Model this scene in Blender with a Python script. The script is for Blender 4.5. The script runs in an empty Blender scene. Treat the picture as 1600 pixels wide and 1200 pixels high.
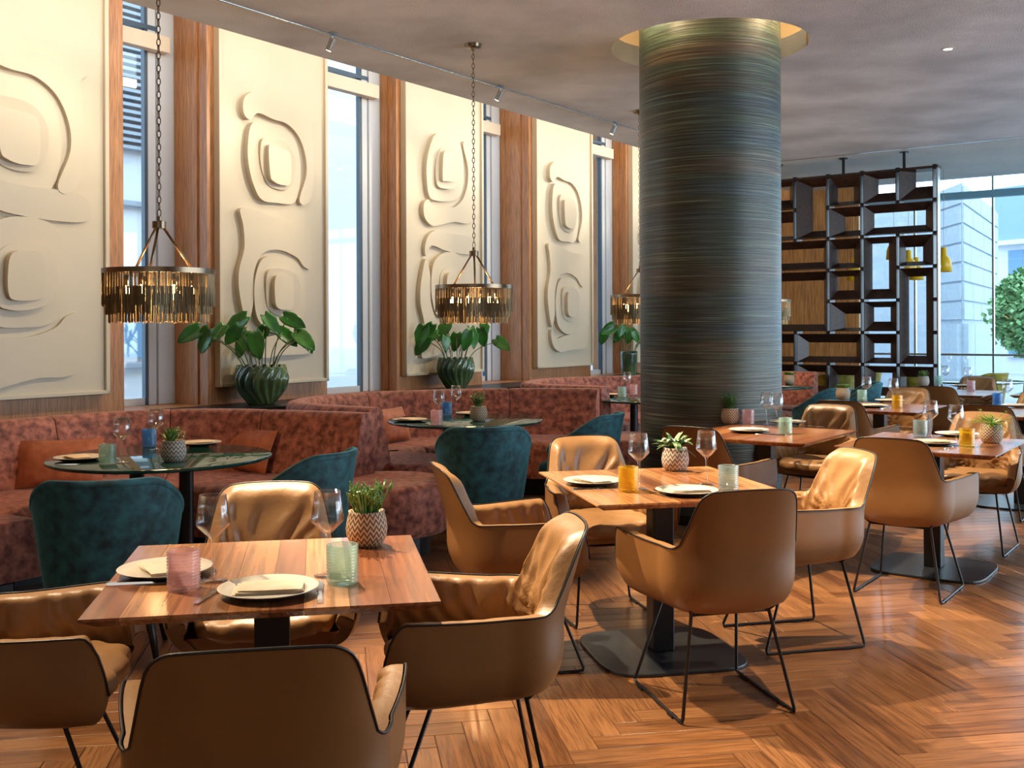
import bpy, math, random
from math import sin, cos, pi, sqrt, atan2, radians
from mathutils import Vector
random.seed(7)
SC = bpy.context.scene
COL = SC.collection
K = 0.9165           # every height of the room is built at this ratio
TH = 0.6232          # heading of the window wall
DX, DY = sin(TH), cos(TH)
EYE = 1.4427
CEIL = 3.62

def W(s, t):         # s runs along the window wall, t towards it
    return (s*DX - t*DY, s*DY + t*DX)
WR = -TH             # rotation of things set square to the window wall

# ------------------------------------------------------------------ camera, sky, light, exposure
cam = bpy.data.cameras.new('camera')
co = bpy.data.objects.new('camera', cam); COL.objects.link(co)
co.location = (0, 0, EYE*K)
co.rotation_euler = (pi/2, 0.004, 0)
cam.sensor_width = 36; cam.lens = 1634.3/1600*36
cam.shift_x = (800-797.8)/1600; cam.shift_y = (513.4-600)/1600
cam.clip_start = 0.05; cam.clip_end = 500
SC.camera = co
SC.view_settings.view_transform = 'Standard'
SC.view_settings.look = 'None'
SC.view_settings.gamma = 1
SC.view_settings.use_curve_mapping = False
SC.view_settings.exposure = 0.48
SC.cycles.use_denoising = True
SC.cycles.max_bounces = 8
SC.cycles.transparent_max_bounces = 16
SC.cycles.caustics_reflective = False
SC.cycles.caustics_refractive = False
SC.cycles.sample_clamp_indirect = 6

wd = bpy.data.worlds.new('sky'); SC.world = wd; wd.use_nodes = True
bg = wd.node_tree.nodes['Background']
bg.inputs[0].default_value = (0.68, 0.86, 1.0, 1); bg.inputs[1].default_value = 3.2

def light(name, kind, loc, energy, color, target=None, **kw):
    l = bpy.data.lights.new(name, kind); l.energy = energy; l.color = color
    for k, v in kw.items(): setattr(l, k, v)
    o = bpy.data.objects.new(name, l); COL.objects.link(o)
    o.location = (loc[0], loc[1], loc[2]*K)
    if target:
        d = Vector((target[0], target[1], target[2]*K)) - o.location
        o.rotation_euler = d.to_track_quat('-Z', 'Y').to_euler()
    return o
WARM = (1.0, 0.76, 0.50)
DAY = (0.72, 0.88, 1.0)
# daylight through the side glazing, out of view; the rear lamp is added fill
p = W(9.5, -4.3); q = W(8.5, 2)
light('daylight_side', 'AREA', (p[0], p[1], 2.0), 170, (0.80, 0.90, 1.0), (q[0], q[1], 1.2), shape='RECTANGLE', size=9, size_y=2.8)
light('rear_fill', 'AREA', (-0.6, -2.6, 2.4), 16, (1.0, 0.93, 0.84), (0.2, 5, 1.0), shape='RECTANGLE', size=5, size_y=2.2)
# ceiling spots out of view above and the ones in view
for (x, y, e, tx, ty) in ((-1.15, 4.75, 880, 0.7, 3.7), (0.2, 6.35, 850, 2.2, 5.2), (-2.3, 3.4, 420, -0.6, 2.6), (1.6, 8.6, 520, 3.2, 7.6), (1.2, 3.2, 380, 1.9, 3.4)):
    light('ceiling_spot', 'SPOT', (x, y, 3.55), e, WARM, (tx, ty, 0.5), spot_size=radians(62), spot_blend=0.35, shadow_soft_size=0.03)

# ------------------------------------------------------------------ materials
def new_mat(name):
    m = bpy.data.materials.new(name); m.use_nodes = True
    nt = m.node_tree
    return m, nt, nt.nodes, nt.links, nt.nodes['Principled BSDF']
def C4(c): return (c[0], c[1], c[2], 1)
def mat(name, c1, c2=None, rough=0.5, scale=(8, 8, 8), nscale=1.0, detail=4, metal=0, bump=0, bscale=None, lo=0.35, hi=0.65,
        spec=0.5, sheen=0, coat=0, coords='Object', emit=None, estr=0, bdist=0.01, distort=0, sheentint=None):
    m, nt, N, L, P = new_mat(name)
    P.inputs['Roughness'].default_value = rough
    P.inputs['Metallic'].default_value = metal
    P.inputs['Specular IOR Level'].default_value = spec
    P.inputs['Coat Weight'].default_value = coat
    P.inputs['Coat Roughness'].default_value = 0.12
    P.inputs['Sheen Weight'].default_value = sheen
    P.inputs['Sheen Roughness'].default_value = 0.4
    if sheentint: P.inputs['Sheen Tint'].default_value = C4(sheentint)
    P.inputs['Base Color'].default_value = C4(c1)
    if emit:
        P.inputs['Emission Color'].default_value = C4(emit); P.inputs['Emission Strength'].default_value = estr
    tc = N.new('ShaderNodeTexCoord'); mp = N.new('ShaderNodeMapping'); mp.inputs['Scale'].default_value = scale
    L.new(tc.outputs[coords], mp.inputs[0])
    if c2:
        n = N.new('ShaderNodeTexNoise'); n.inputs['Scale'].default_value = nscale; n.inputs['Detail'].default_value = detail
        n.inputs['Distortion'].default_value = distort
        L.new(mp.outputs[0], n.inputs[0])
        r = N.new('ShaderNodeValToRGB'); r.color_ramp.elements[0].position = lo; r.color_ramp.elements[1].position = hi
        r.color_ramp.elements[0].color = C4(c1); r.color_ramp.elements[1].color = C4(c2)
        L.new(n.outputs[0], r.inputs[0]); L.new(r.outputs[0], P.inputs['Base Color'])
    if bump:
        n2 = N.new('ShaderNodeTexNoise'); n2.inputs['Scale'].default_value = bscale or nscale; n2.inputs['Detail'].default_value = 3
        L.new(mp.outputs[0], n2.inputs[0])
        b = N.new('ShaderNodeBump'); b.inputs['Strength'].default_value = bump; b.inputs['Distance'].default_value = bdist
        L.new(n2.outputs[0], b.inputs['Height']); L.new(b.outputs[0], P.inputs['Normal'])
    return m

def wood(name, c1, c2, c3, along=0, scale=(1.2, 14, 14), rough=0.35, coat=0.0, rnd=True, coords='Object', spec=0.5):
    m, nt, N, L, P = new_mat(name)
    tc = N.new('ShaderNodeTexCoord'); mp = N.new('ShaderNodeMapping'); mp.inputs['Scale'].default_value = scale
    L.new(tc.outputs[coords], mp.inputs[0])
    oi = N.new('ShaderNodeObjectInfo'); ge = N.new('ShaderNodeNewGeometry')
    ad = N.new('ShaderNodeMath'); ad.operation = 'ADD'; L.new(oi.outputs['Random'], ad.inputs[0]); L.new(ge.outputs['Random Per Island'], ad.inputs[1])
    fr = N.new('ShaderNodeMath'); fr.operation = 'FRACT'; L.new(ad.outputs[0], fr.inputs[0])
    ml = N.new('ShaderNodeMath'); ml.operation = 'MULTIPLY'; ml.inputs[1].default_value = 37; L.new(fr.outputs[0], ml.inputs[0])
    va = N.new('ShaderNodeVectorMath'); va.operation = 'ADD'; L.new(mp.outputs[0], va.inputs[0]); L.new(ml.outputs[0], va.inputs[1])
    n = N.new('ShaderNodeTexNoise'); n.inputs['Scale'].default_value = 1; n.inputs['Detail'].default_value = 5; n.inputs['Distortion'].default_value = 0.6
    L.new(va.outputs[0], n.inputs[0])
    r = N.new('ShaderNodeValToRGB'); r.color_ramp.elements[0].position = 0.3; r.color_ramp.elements[1].position = 0.7
    r.color_ramp.elements[0].color = C4(c1); r.color_ramp.elements[1].color = C4(c2)
    e = r.color_ramp.elements.new(0.5); e.color = C4([(a+b)/2 for a, b in zip(c1, c2)])
    L.new(n.outputs[0], r.inputs[0])
    mx = N.new('ShaderNodeMix'); mx.data_type = 'RGBA'
    if rnd:
        mr = N.new('ShaderNodeMapRange'); mr.inputs['To Max'].default_value = 0.85; L.new(fr.outputs[0], mr.inputs['Value']); 
        pw = N.new('ShaderNodeMath'); pw.operation = 'POWER'; pw.inputs[1].default_value = 1.6; L.new(mr.outputs[0], pw.inputs[0]); L.new(pw.outputs[0], mx.inputs['Factor'])
    else: mx.inputs['Factor'].default_value = 0
    L.new(r.outputs[0], mx.inputs['A']); mx.inputs['B'].default_value = C4(c3)
    mx2 = N.new('ShaderNodeMix'); mx2.data_type = 'RGBA'; mx2.blend_type = 'MULTIPLY'; mx2.inputs['Factor'].default_value = 0.75
    n3 = N.new('ShaderNodeTexNoise'); n3.inputs['Scale'].default_value = 5; n3.inputs['Detail'].default_value = 2; L.new(va.outputs[0], n3.inputs[0])
    r3 = N.new('ShaderNodeValToRGB'); r3.color_ramp.elements[0].position = 0.35; r3.color_ramp.elements[0].color = (.45, .4, .36, 1); r3.color_ramp.elements[1].position = 0.58
    L.new(n3.outputs[0], r3.inputs[0]); L.new(mx.outputs['Result'], mx2.inputs['A']); L.new(r3.outputs[0], mx2.inputs['B'])
    L.new(mx2.outputs['Result'], P.inputs['Base Color'])
    P.inputs['Roughness'].default_value = rough; P.inputs['Coat Weight'].default_value = coat; P.inputs['Coat Roughness'].default_value = 0.1
    P.inputs['Specular IOR Level'].default_value = spec
    b = N.new('ShaderNodeBump'); b.inputs['Strength'].default_value = 0.25; b.inputs['Distance'].default_value = 0.003
    L.new(n3.outputs[0], b.inputs['Height']); L.new(b.outputs[0], P.inputs['Normal'])
    return m

def glassy(name, tint, fac=0.16, rough=0.03, ior=1.5, body=None):
    m = bpy.data.materials.new(name); m.use_nodes = True; nt = m.node_tree; N = nt.nodes; L = nt.links
    for n in list(N): N.remove(n)
    out = N.new('ShaderNodeOutputMaterial'); mx = N.new('ShaderNodeMixShader')
    t = N.new('ShaderNodeBsdfTransparent'); t.inputs[0].default_value = C4(tint)
    g = N.new('ShaderNodeBsdfGlossy'); g.inputs['Roughness'].default_value = rough
    lw = N.new('ShaderNodeLayerWeight'); lw.inputs[0].default_value = 0.5
    pw = N.new('ShaderNodeMath'); pw.operation = 'POWER'; pw.inputs[1].default_value = 2.2; L.new(lw.outputs['Facing'], pw.inputs[0])
    ml = N.new('ShaderNodeMath'); ml.operation = 'MULTIPLY_ADD'; ml.inputs[1].default_value = 0.9; ml.inputs[2].default_value = 0.05; L.new(pw.outputs[0], ml.inputs[0])
    L.new(ml.outputs[0], mx.inputs[0]); L.new(t.outputs[0], mx.inputs[1]); L.new(g.outputs[0], mx.inputs[2])
    if body is not None:
        d = N.new('ShaderNodeBsdfDiffuse'); d.inputs[0].default_value = C4(body)
        tl = N.new('ShaderNodeBsdfTranslucent'); tl.inputs[0].default_value = C4(body)
        a = N.new('ShaderNodeMixShader'); L.new(d.outputs[0], a.inputs[1]); L.new(tl.outputs[0], a.inputs[2]); a.inputs[0].default_value = 0.5
        m2 = N.new('ShaderNodeMixShader'); m2.inputs[0].default_value = 0.28
        L.new(mx.outputs[0], m2.inputs[1]); L.new(a.outputs[0], m2.inputs[2]); L.new(m2.outputs[0], out.inputs[0])
    else: L.new(mx.outputs[0], out.inputs[0])
    return m

M = {}
M['leather'] = mat('tan_leather', (0.205, 0.093, 0.030), (0.24, 0.112, 0.038), rough=0.40, scale=(5, 5, 5), bump=0.12, bscale=60, bdist=0.002)
M['soft_leather'] = mat('soft_tan_leather', (0.265, 0.138, 0.052), (0.305, 0.162, 0.063), rough=0.42, scale=(6, 6, 6), bump=0.25, bscale=7, bdist=0.006)
M['piping'] = mat('black_piping', (0.012, 0.010, 0.01), rough=0.4)
M['black_metal'] = mat('black_metal', (0.012, 0.012, 0.014), rough=0.35, metal=0.3)
M['plate_metal'] = mat('black_plate', (0.014, 0.016, 0.02), (0.02, 0.024, 0.028), rough=0.3)
M['rust'] = mat('rust_velvet', (0.105, 0.024, 0.016), (0.50, 0.175, 0.115), rough=0.7, scale=(6, 6, 6), nscale=3.8, detail=14, lo=0.34, hi=0.72, bump=0.3, bscale=30, bdist=0.004, sheen=0.35, sheentint=(0.9, 0.5, 0.4), distort=0.15)
M['rust_pillow'] = mat('rust_cushion', (0.27, 0.066, 0.024), (0.42, 0.13, 0.055), rough=0.6, scale=(6, 6, 6), nscale=2.2, detail=8, bump=0.3, bscale=25, bdist=0.003, sheen=0.3, sheentint=(1, 0.6, 0.4))
M['teal'] = mat('teal_velvet', (0.003, 0.026, 0.038), (0.026, 0.17, 0.215), rough=0.7, scale=(7, 7, 7), nscale=3.0, detail=14, lo=0.30, hi=0.78, bump=0.25, bscale=30, bdist=0.003, sheen=0.7, sheentint=(0.2, 0.75, 0.9))
M['mustard'] = mat('mustard_velvet', (0.16, 0.14, 0.01), (0.32, 0.28, 0.03), rough=0.8, nscale=2, sheen=0.4)
M['panel'] = mat('cream_plaster', (0.56, 0.475, 0.345), (0.60, 0.51, 0.375), rough=0.42, scale=(2, 2, 2), nscale=1, bump=0.05, bscale=90, bdist=0.001)
M['ceiling'] = mat('ceiling_plaster', (0.48, 0.52, 0.58), (0.69, 0.74, 0.81), rough=0.85, scale=(1, 1, 1), nscale=1.6, detail=10, lo=0.35, hi=0.65, bump=0.7, bscale=110, bdist=0.01)
M['ceiling_far'] = mat('pale_ceiling_plaster', (0.50, 0.56, 0.57), (0.58, 0.64, 0.65), rough=0.85, scale=(1, 1, 1), nscale=1.6, detail=10, bump=0.7, bscale=60, bdist=0.01)
M['cream_wall'] = mat('cream_wall', (0.75, 0.62, 0.42), rough=0.6)
M['white_frame'] = mat('white_window_frame', (0.62, 0.66, 0.70), rough=0.4)
M['dark_frame'] = mat('dark_window_frame', (0.05, 0.09, 0.14), rough=0.4)
M['blind'] = mat('cream_blind', (0.72, 0.62, 0.48), rough=0.6)
M['oak'] = wood('oak_veneer', (0.42, 0.175, 0.058), (0.52, 0.235, 0.085), (0.36, 0.14, 0.045), scale=(30, 30, 1.2), rough=0.4, rnd=False)
M['oak_pale'] = wood('pale_oak_veneer', (0.55, 0.27, 0.09), (0.64, 0.34, 0.13), (0.6, 0.3, 0.1), scale=(12, 12, 0.8), rough=0.4, rnd=True)
M['plank'] = wood('floor_plank', (0.085, 0.032, 0.011), (0.215, 0.090, 0.031), (0.31, 0.145, 0.055), scale=(1.6, 26, 1), rough=0.3, coat=0.15, coords='UV')
M['walnut'] = wood('walnut_stave', (0.20, 0.062, 0.024), (0.36, 0.135, 0.055), (0.66, 0.33, 0.125), scale=(13, 0.45, 13), rough=0.24, coat=0.3)
M['dark_wood'] = wood('wenge_wood', (0.022, 0.010, 0.007), (0.060, 0.028, 0.019), (0.035, 0.018, 0.013), scale=(6, 6, 6), rough=0.35, rnd=True)
M['steel'] = mat('steel_strip', (0.55, 0.66, 0.72), rough=0.25, metal=0.9)
M['brass'] = mat('aged_brass', (0.22, 0.165, 0.11), rough=0.3, metal=1.0)
M['silver'] = mat('cutlery_steel', (0.75, 0.75, 0.76), rough=0.15, metal=1.0)
M['fringe'] = mat('bronze_chain', (0.085, 0.06, 0.03), (0.20, 0.145, 0.07), rough=0.4, metal=0.6, nscale=30)
M['bulb'] = mat('warm_bulb', (1, 0.8, 0.5), emit=(1.0, 0.55, 0.18), estr=40)
M['lens'] = mat('lamp_lens', (1, 0.9, 0.7), emit=(1.0, 0.85, 0.65), estr=12)
M['white'] = mat('white_glaze', (0.66, 0.62, 0.55), rough=0.25)
M['plate_dark'] = mat('plate_underside', (0.045, 0.045, 0.05), rough=0.35)
M['napkin'] = mat('linen_napkin', (0.70, 0.60, 0.45), (0.76, 0.66, 0.51), rough=0.85, scale=(20, 20, 20), bump=0.2, bscale=40, bdist=0.002)
M['soil'] = mat('pale_gravel', (0.35, 0.29, 0.22), (0.55, 0.48, 0.38), rough=0.9, nscale=12, scale=(10, 10, 10))
M['leaf_big'] = mat('glossy_leaf', (0.022, 0.13, 0.020), (0.05, 0.27, 0.035), rough=0.28, scale=(5, 5, 5), nscale=1.5)
M['stem'] = mat('plant_stem', (0.09, 0.12, 0.03), rough=0.4)
M['leaf_a'] = mat('succulent_green', (0.07, 0.17, 0.035), (0.19, 0.32, 0.08), rough=0.4, nscale=6)
M['leaf_b'] = mat('dark_herb_green', (0.03, 0.12, 0.025), (0.11, 0.25, 0.05), rough=0.45, nscale=6)
M['leaf_c'] = mat('lime_fern_green', (0.20, 0.42, 0.03), (0.32, 0.55, 0.07), rough=0.5, nscale=6)
M['leaf_d'] = mat('striped_leaf_green', (0.03, 0.14, 0.025), (0.35, 0.45, 0.25), rough=0.35, nscale=10, lo=0.45, hi=0.62)
M['ceramic'] = mat('green_glaze', (0.012, 0.05, 0.035), (0.10, 0.17, 0.06), rough=0.08, scale=(3, 3, 3), nscale=1.4, coat=0.6)
M['marble'] = mat('green_marble', (0.008, 0.035, 0.035), (0.02, 0.10, 0.085), rough=0.05, scale=(4, 4, 4), nscale=1.2, detail=10, distort=1.5, lo=0.3, hi=0.75)
M['glass'] = glassy('wine_glass', (0.97, 0.975, 0.98), 0.42, rough=0.0)
M['pane'] = glassy('window_pane', (0.92, 0.97, 1.0), 0.08)
M['pink'] = glassy('pink_glass', (1.0, 0.88, 0.90), 0.35, rough=0.12, body=(0.85, 0.62, 0.64))
M['green'] = glassy('green_glass', (0.88, 0.97, 0.93), 0.35, rough=0.12, body=(0.55, 0.78, 0.68))
M['smoke'] = glassy('smoke_glass', (0.85, 0.92, 0.92), 0.35, rough=0.12, body=(0.45, 0.58, 0.58))
M['yellow'] = glassy('yellow_glass', (1.0, 0.88, 0.35), 0.35, rough=0.12, body=(0.85, 0.58, 0.04))
M['blue'] = glassy('blue_glass', (0.5, 0.78, 1.0), 0.35, rough=0.12, body=(0.12, 0.38, 0.75))
M['yellow_lamp'] = mat('yellow_lamp_shade', (0.75, 0.48, 0.02), rough=0.35)
M['stone'] = mat('pale_stone_facade', (0.36, 0.42, 0.48), (0.41, 0.47, 0.53), rough=0.8)
M['facade'] = mat('white_facade', (0.66, 0.685, 0.715), rough=0.8)
M['louvre'] = mat('grey_louvre', (0.30, 0.34, 0.39), rough=0.5)
M['far_window'] = mat('far_window_glass', (0.16, 0.30, 0.46), rough=0.1)
M['pavement'] = mat('pavement', (0.34, 0.37, 0.41), rough=0.9)
M['roof_slate'] = mat('slate_roof', (0.25, 0.38, 0.52), rough=0.7)
M['tree_leaf'] = mat('tree_leaf', (0.11, 0.27, 0.09), (0.25, 0.43, 0.20), rough=0.6, nscale=4)
M['bark'] = mat('bark', (0.12, 0.09, 0.06), rough=0.9)

def column_mat():
    m, nt, N, L, P = new_mat('woven_grasscloth')
    tc = N.new('ShaderNodeTexCoord')
    def noise(sc, scale, det=4):
        mp = N.new('ShaderNodeMapping'); mp.inputs['Scale'].default_value = sc; L.new(tc.outputs['Object'], mp.inputs[0])
        n = N.new('ShaderNodeTexNoise'); n.inputs['Scale'].default_value = scale; n.inputs['Detail'].default_value = det; L.new(mp.outputs[0], n.inputs[0]); return n
    a = noise((1.8, 1.8, 130), 1.0, 5); b = noise((0.5, 0.5, 5), 1.0, 3)
    r = N.new('ShaderNodeValToRGB'); cr = r.color_ramp; cr.elements[0].position = 0.28; cr.elements[0].color = (.018, .014, .012, 1)
    cr.elements[1].position = 0.78; cr.elements[1].color = (.26, .29, .28, 1)
    e = cr.elements.new(0.48); e.color = (.045, .048, .048, 1); e = cr.elements.new(0.62); e.color = (.10, .11, .105, 1)
    L.new(a.outputs[0], r.inputs[0])
    r2 = N.new('ShaderNodeValToRGB'); cr = r2.color_ramp; cr.elements[0].position = 0.36; cr.elements[0].color = (.55, .85, 1.05, 1)
    cr.elements[1].position = 0.66; cr.elements[1].color = (1.3, .95, .68, 1); e = cr.elements.new(0.5); e.color = (.75, 1.05, .8, 1)
    L.new(b.outputs[0], r2.inputs[0])
    mx = N.new('ShaderNodeMix'); mx.data_type = 'RGBA'; mx.blend_type = 'MULTIPLY'; mx.inputs['Factor'].default_value = 1
    L.new(r.outputs[0], mx.inputs['A']); L.new(r2.outputs[0], mx.inputs['B']); L.new(mx.outputs['Result'], P.inputs['Base Color'])
    bp = N.new('ShaderNodeBump'); bp.inputs['Strength'].default_value = 0.5; bp.inputs['Distance'].default_value = 0.006
    L.new(a.outputs[0], bp.inputs['Height']); L.new(bp.outputs[0], P.inputs['Normal'])
    P.inputs['Roughness'].default_value = 0.42
    return m
M['grasscloth'] = column_mat()

def zigzag_mat(name, ca, cb, fu=26, fz=120, amp=1.3):
    m, nt, N, L, P = new_mat(name)
    tc = N.new('ShaderNodeTexCoord'); sp = N.new('ShaderNodeSeparateXYZ'); L.new(tc.outputs['Object'], sp.inputs[0])
    def mth(op, a, b=None):
        n = N.new('ShaderNodeMath'); n.operation = op
        for i, v in enumerate((a, b)):
            if v is None: continue
            if isinstance(v, (int, float)): n.inputs[i].default_value = v
            else: L.new(v, n.inputs[i])
        return n.outputs[0]
    ang = mth('ARCTAN2', sp.outputs[1], sp.outputs[0])
    u = mth('MULTIPLY', ang, fu/(2*pi))
    tri = mth('PINGPONG', u, 0.5)
    z = mth('MULTIPLY', sp.outputs[2], fz)
    v = mth('ADD', z, mth('MULTIPLY', tri, amp*2))
    f = mth('SINE', mth('MULTIPLY', v, 2*pi*0.8))
    r = N.new('ShaderNodeValToRGB'); r.color_ramp.elements[0].position = 0.42; r.color_ramp.elements[1].position = 0.58
    r.color_ramp.elements[0].color = C4(ca); r.color_ramp.elements[1].color = C4(cb)
    L.new(mth('ADD', mth('MULTIPLY', f, 0.5), 0.5), r.inputs[0]); L.new(r.outputs[0], P.inputs['Base Color'])
    bp = N.new('ShaderNodeBump'); bp.inputs['Strength'].default_value = 0.6; bp.inputs['Distance'].default_value = 0.003
    L.new(r.outputs[0], bp.inputs['Height']); L.new(bp.outputs[0], P.inputs['Normal'])
    P.inputs['Roughness'].default_value = 0.7
    return m
M['pot_tan'] = zigzag_mat('tan_zigzag_pot', (0.13, 0.075, 0.04), (0.60, 0.49, 0.35), fu=20, fz=72, amp=1.1)
M['pot_grey'] = zigzag_mat('grey_diamond_pot', (0.16, 0.125, 0.10), (0.58, 0.54, 0.48), fu=18, fz=60, amp=1.0)

# ------------------------------------------------------------------ mesh helpers
class MB:
    def __init__(s): s.v = []; s.f = []; s.uv = None
    def quad_box(s, x0, x1, y0, y1, z0, z1):
        b = len(s.v)
        s.v += [(x0,y0,z0),(x1,y0,z0),(x1,y1,z0),(x0,y1,z0),(x0,y0,z1),(x1,y0,z1),(x1,y1,z1),(x0,y1,z1)]
        s.f += [tuple(b+i for i in q) for q in ((0,3,2,1),(4,5,6,7),(0,1,5,4),(1,2,6,5),(2,3,7,6),(3,0,4,7))]
        return s
    box = quad_box
    def loft(s, rings, closed=True, cap=True):
        b = len(s.v); n = len(rings[0])
        for r in rings: s.v += [tuple(p) for p in r]
        for i in range(len(rings)-1):
            for j in range(n if closed else n-1):
                k = (j+1) % n
                s.f.append((b+i*n+j, b+i*n+k, b+(i+1)*n+k, b+(i+1)*n+j))
        if cap and closed:
            s.f.append(tuple(b+j for j in reversed(range(n))))
            s.f.append(tuple(b+(len(rings)-1)*n+j for j in range(n)))
        return s
    def prism(s, pts, z0, z1):
        return s.loft([[(x, y, z0) for x, y in pts], [(x, y, z1) for x, y in pts]])
    def lathe(s, prof, n=24, c=(0, 0, 0), cap=True):
        return s.loft([[(c[0]+r*cos(2*pi*j/n), c[1]+r*sin(2*pi*j/n), c[2]+z) for j in range(n)] for r, z in prof], cap=cap)
    def tube(s, path, r, n=6, closed=False):
        P = [Vector(p) for p in path]; m = len(P); rings = []
        up = None
        for i in range(m):
            if closed: t = P[(i+1) % m] - P[i-1]
            else: t = P[min(i+1, m-1)] - P[max(i-1, 0)]
            t.normalize()
            if up is None:
                up = Vector((0, 0, 1)) if abs(t.z) < 0.9 else Vector((1, 0, 0))
            a = t.cross(up)
            if a.length < 1e-4: a = t.cross(Vector((0, 1, 0)))
            a.normalize(); bb = a.cross(t); bb.normalize(); up = bb
            rr = r[i] if isinstance(r, (list, tuple)) else r
            rings.append([P[i] + a*rr*cos(2*pi*j/n) + bb*rr*sin(2*pi*j/n) for j in range(n)])
        if closed:
            rings.append(rings[0])
            return s.loft(rings, cap=False)
        return s.loft(rings)
    def grid(s, fn, nu, nv, wrap=False):
        b = len(s.v)
        for i in range(nu+1):
            for j in range(nv+1): s.v.append(tuple(fn(i/nu, j/nv)))
        for i in range(nu):
            for j in range(nv):
                a = b+i*(nv+1)+j; s.f.append((a, a+nv+1, a+nv+2, a+1))
        return s
    def move(s, dx, dy, dz, a=0, frm=0):
        c, q = cos(a), sin(a)
        s.v[frm:] = [(x*c-y*q+dx, x*q+y*c+dy, z+dz) for x, y, z in s.v[frm:]]
        return s
    def build(s, name, m, parent=None, smooth=False, bevel=0, label=None, kind=None, seg=2, solid=0, flat_angle=None):
        me = bpy.data.meshes.new(name); me.from_pydata([(x, y, z*K) for x, y, z in s.v], [], s.f)
        if s.uv:
            ul = me.uv_layers.new(name='UVMap')
            k = 0
            for poly in me.polygons:
                for li in poly.loop_indices: ul.data[li].uv = s.uv[me.loops[li].vertex_index]
        me.materials.append(m)
        if smooth:
            for p in me.polygons: p.use_smooth = True
            if flat_angle:
                try: me.set_sharp_from_angle(angle=radians(flat_angle))
                except Exception: pass
        me.update()
        o = bpy.data.objects.new(name, me); COL.objects.link(o)
        if parent: o.parent = parent
        if solid:
            md = o.modifiers.new('solid', 'SOLIDIFY'); md.thickness = solid; md.offset = 0
        if bevel:
            md = o.modifiers.new('bevel', 'BEVEL'); md.width = bevel; md.segments = seg; md.limit_method = 'ANGLE'; md.angle_limit = radians(40)
        if label: o['label'] = label
        if kind: o['kind'] = kind
        return o

def thing(name, label, cat, loc=(0, 0, 0), rz=0, group=None):
    o = bpy.data.objects.new(name, None); COL.objects.link(o)
    o.empty_display_size = 0.1
    o.location = (loc[0], loc[1], loc[2]*K); o.rotation_euler = (0, 0, rz)
    o['label'] = label; o['category'] = cat
    if group: o['group'] = group
    return o
def copy_tree(o, parent=None):
    c = o.copy(); COL.objects.link(c); c.parent = parent
    for ch in list(o.children): copy_tree(ch, c)
    return c
def dup(o, label, loc, rz=0, group=None, scale=None):
    c = copy_tree(o); c.location = (loc[0], loc[1], loc[2]*K); c.rotation_euler = (0, 0, rz); c['label'] = label
    if group: c['group'] = group
    if scale: c.scale = (scale, scale, scale)
    return c
class Kind:     # the first placing uses the prototype itself, the rest copy it
    def __init__(s, make): s.make = make; s.o = None; s.base = None
    def put(s, label, loc, rz=0, group=None, scale=None):
        if s.o is None:
            s.o = s.make(); o = s.o
            o.location = (loc[0], loc[1], loc[2]*K); o.rotation_euler = (0, 0, rz); o['label'] = label
            if group: o['group'] = group
            if scale: o.scale = (scale,)*3
            return o
        c = dup(s.o, label, loc, rz, group, scale)
        if not scale: c.scale = (1, 1, 1)
        return c
def struct(o): o['kind'] = 'structure'; return o
def root(name):
    o = bpy.data.objects.new(name, None); COL.objects.link(o); o['kind'] = 'structure'; return o
def tag(o, label, cat, group=None):
    o['label'] = label; o['category'] = cat
    if group: o['group'] = group
    return o
def wallbox(s0, s1, t0, t1, z0, z1):      # a box square to the window wall, in world coordinates
    m = MB(); m.prism([W(s0, t0), W(s1, t0), W(s1, t1), W(s0, t1)], z0, z1); return m
def catmull(pts, n=8, closed=False):
    out = []; m = len(pts)
    rng = range(m) if closed else range(m-1)
    for i in rng:
        if closed: p0, p1, p2, p3 = pts[i-1], pts[i], pts[(i+1) % m], pts[(i+2) % m]
        else: p0, p1, p2, p3 = pts[max(i-1, 0)], pts[i], pts[i+1], pts[min(i+2, m-1)]
        for k in range(n):
            t = k/n
            out.append(tuple(0.5*((2*b)+(-a+c)*t+(2*a-5*b+4*c-d)*t*t+(-a+3*b-3*c+d)*t**3) for a, b, c, d in zip(p0, p1, p2, p3)))
    if not closed: out.append(tuple(pts[-1]))
    return out
def sstep(a, b, x):
    t = max(0, min(1, (x-a)/(b-a))); return t*t*(3-2*t)

# ------------------------------------------------------------------ floor: herringbone planks
PL, PW, GAP = 0.60, 0.10, 0.0018
def project(x, y, z=0):
    return 797.8+1634.3*x/y, 513.4+1634.3*(EYE-z)*K/y
floor = struct(wallbox(-3.5, 15.0, -4.6, 7.2, -0.08, -0.006).build('floor', M['black_metal']))
pm = MB(); b_ = [(-PL/2, -PW/2), (PL/2, -PW/2), (PL/2, PW/2), (-PL/2, PW/2)]
def plank_geo(mb, cx, cy, a, tilt):
    c, s = cos(a), sin(a)
    e = GAP/2; ch = 0.0016
    ring = [[(x*(1-0), y) for x, y in b_]]
    base = len(mb.v)
    def R(x, y, z): mb.v.append((cx+x*c-y*s, cy+x*s+y*c, z))
    for (ix, z) in ((e, -0.006), (e, -ch), (e+ch, 0.0)):
        for x, y in b_: R(x-math.copysign(ix, x), y-math.copysign(ix, y), z+tilt)
    for k in range(2):
        for j in range(4):
            q = (j+1) % 4; mb.f.append((base+k*4+j, base+k*4+q, base+k*4+4+q, base+k*4+4+j))
    mb.f.append((base+8, base+9, base+10, base+11))
    return base
plank_geo(pm, 0, 0, 0, 0)
pm.uv = [(v[0], v[1]) for v in pm.v]
proto_plank = pm.build('plank', M['plank'], floor)
places = []
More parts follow.
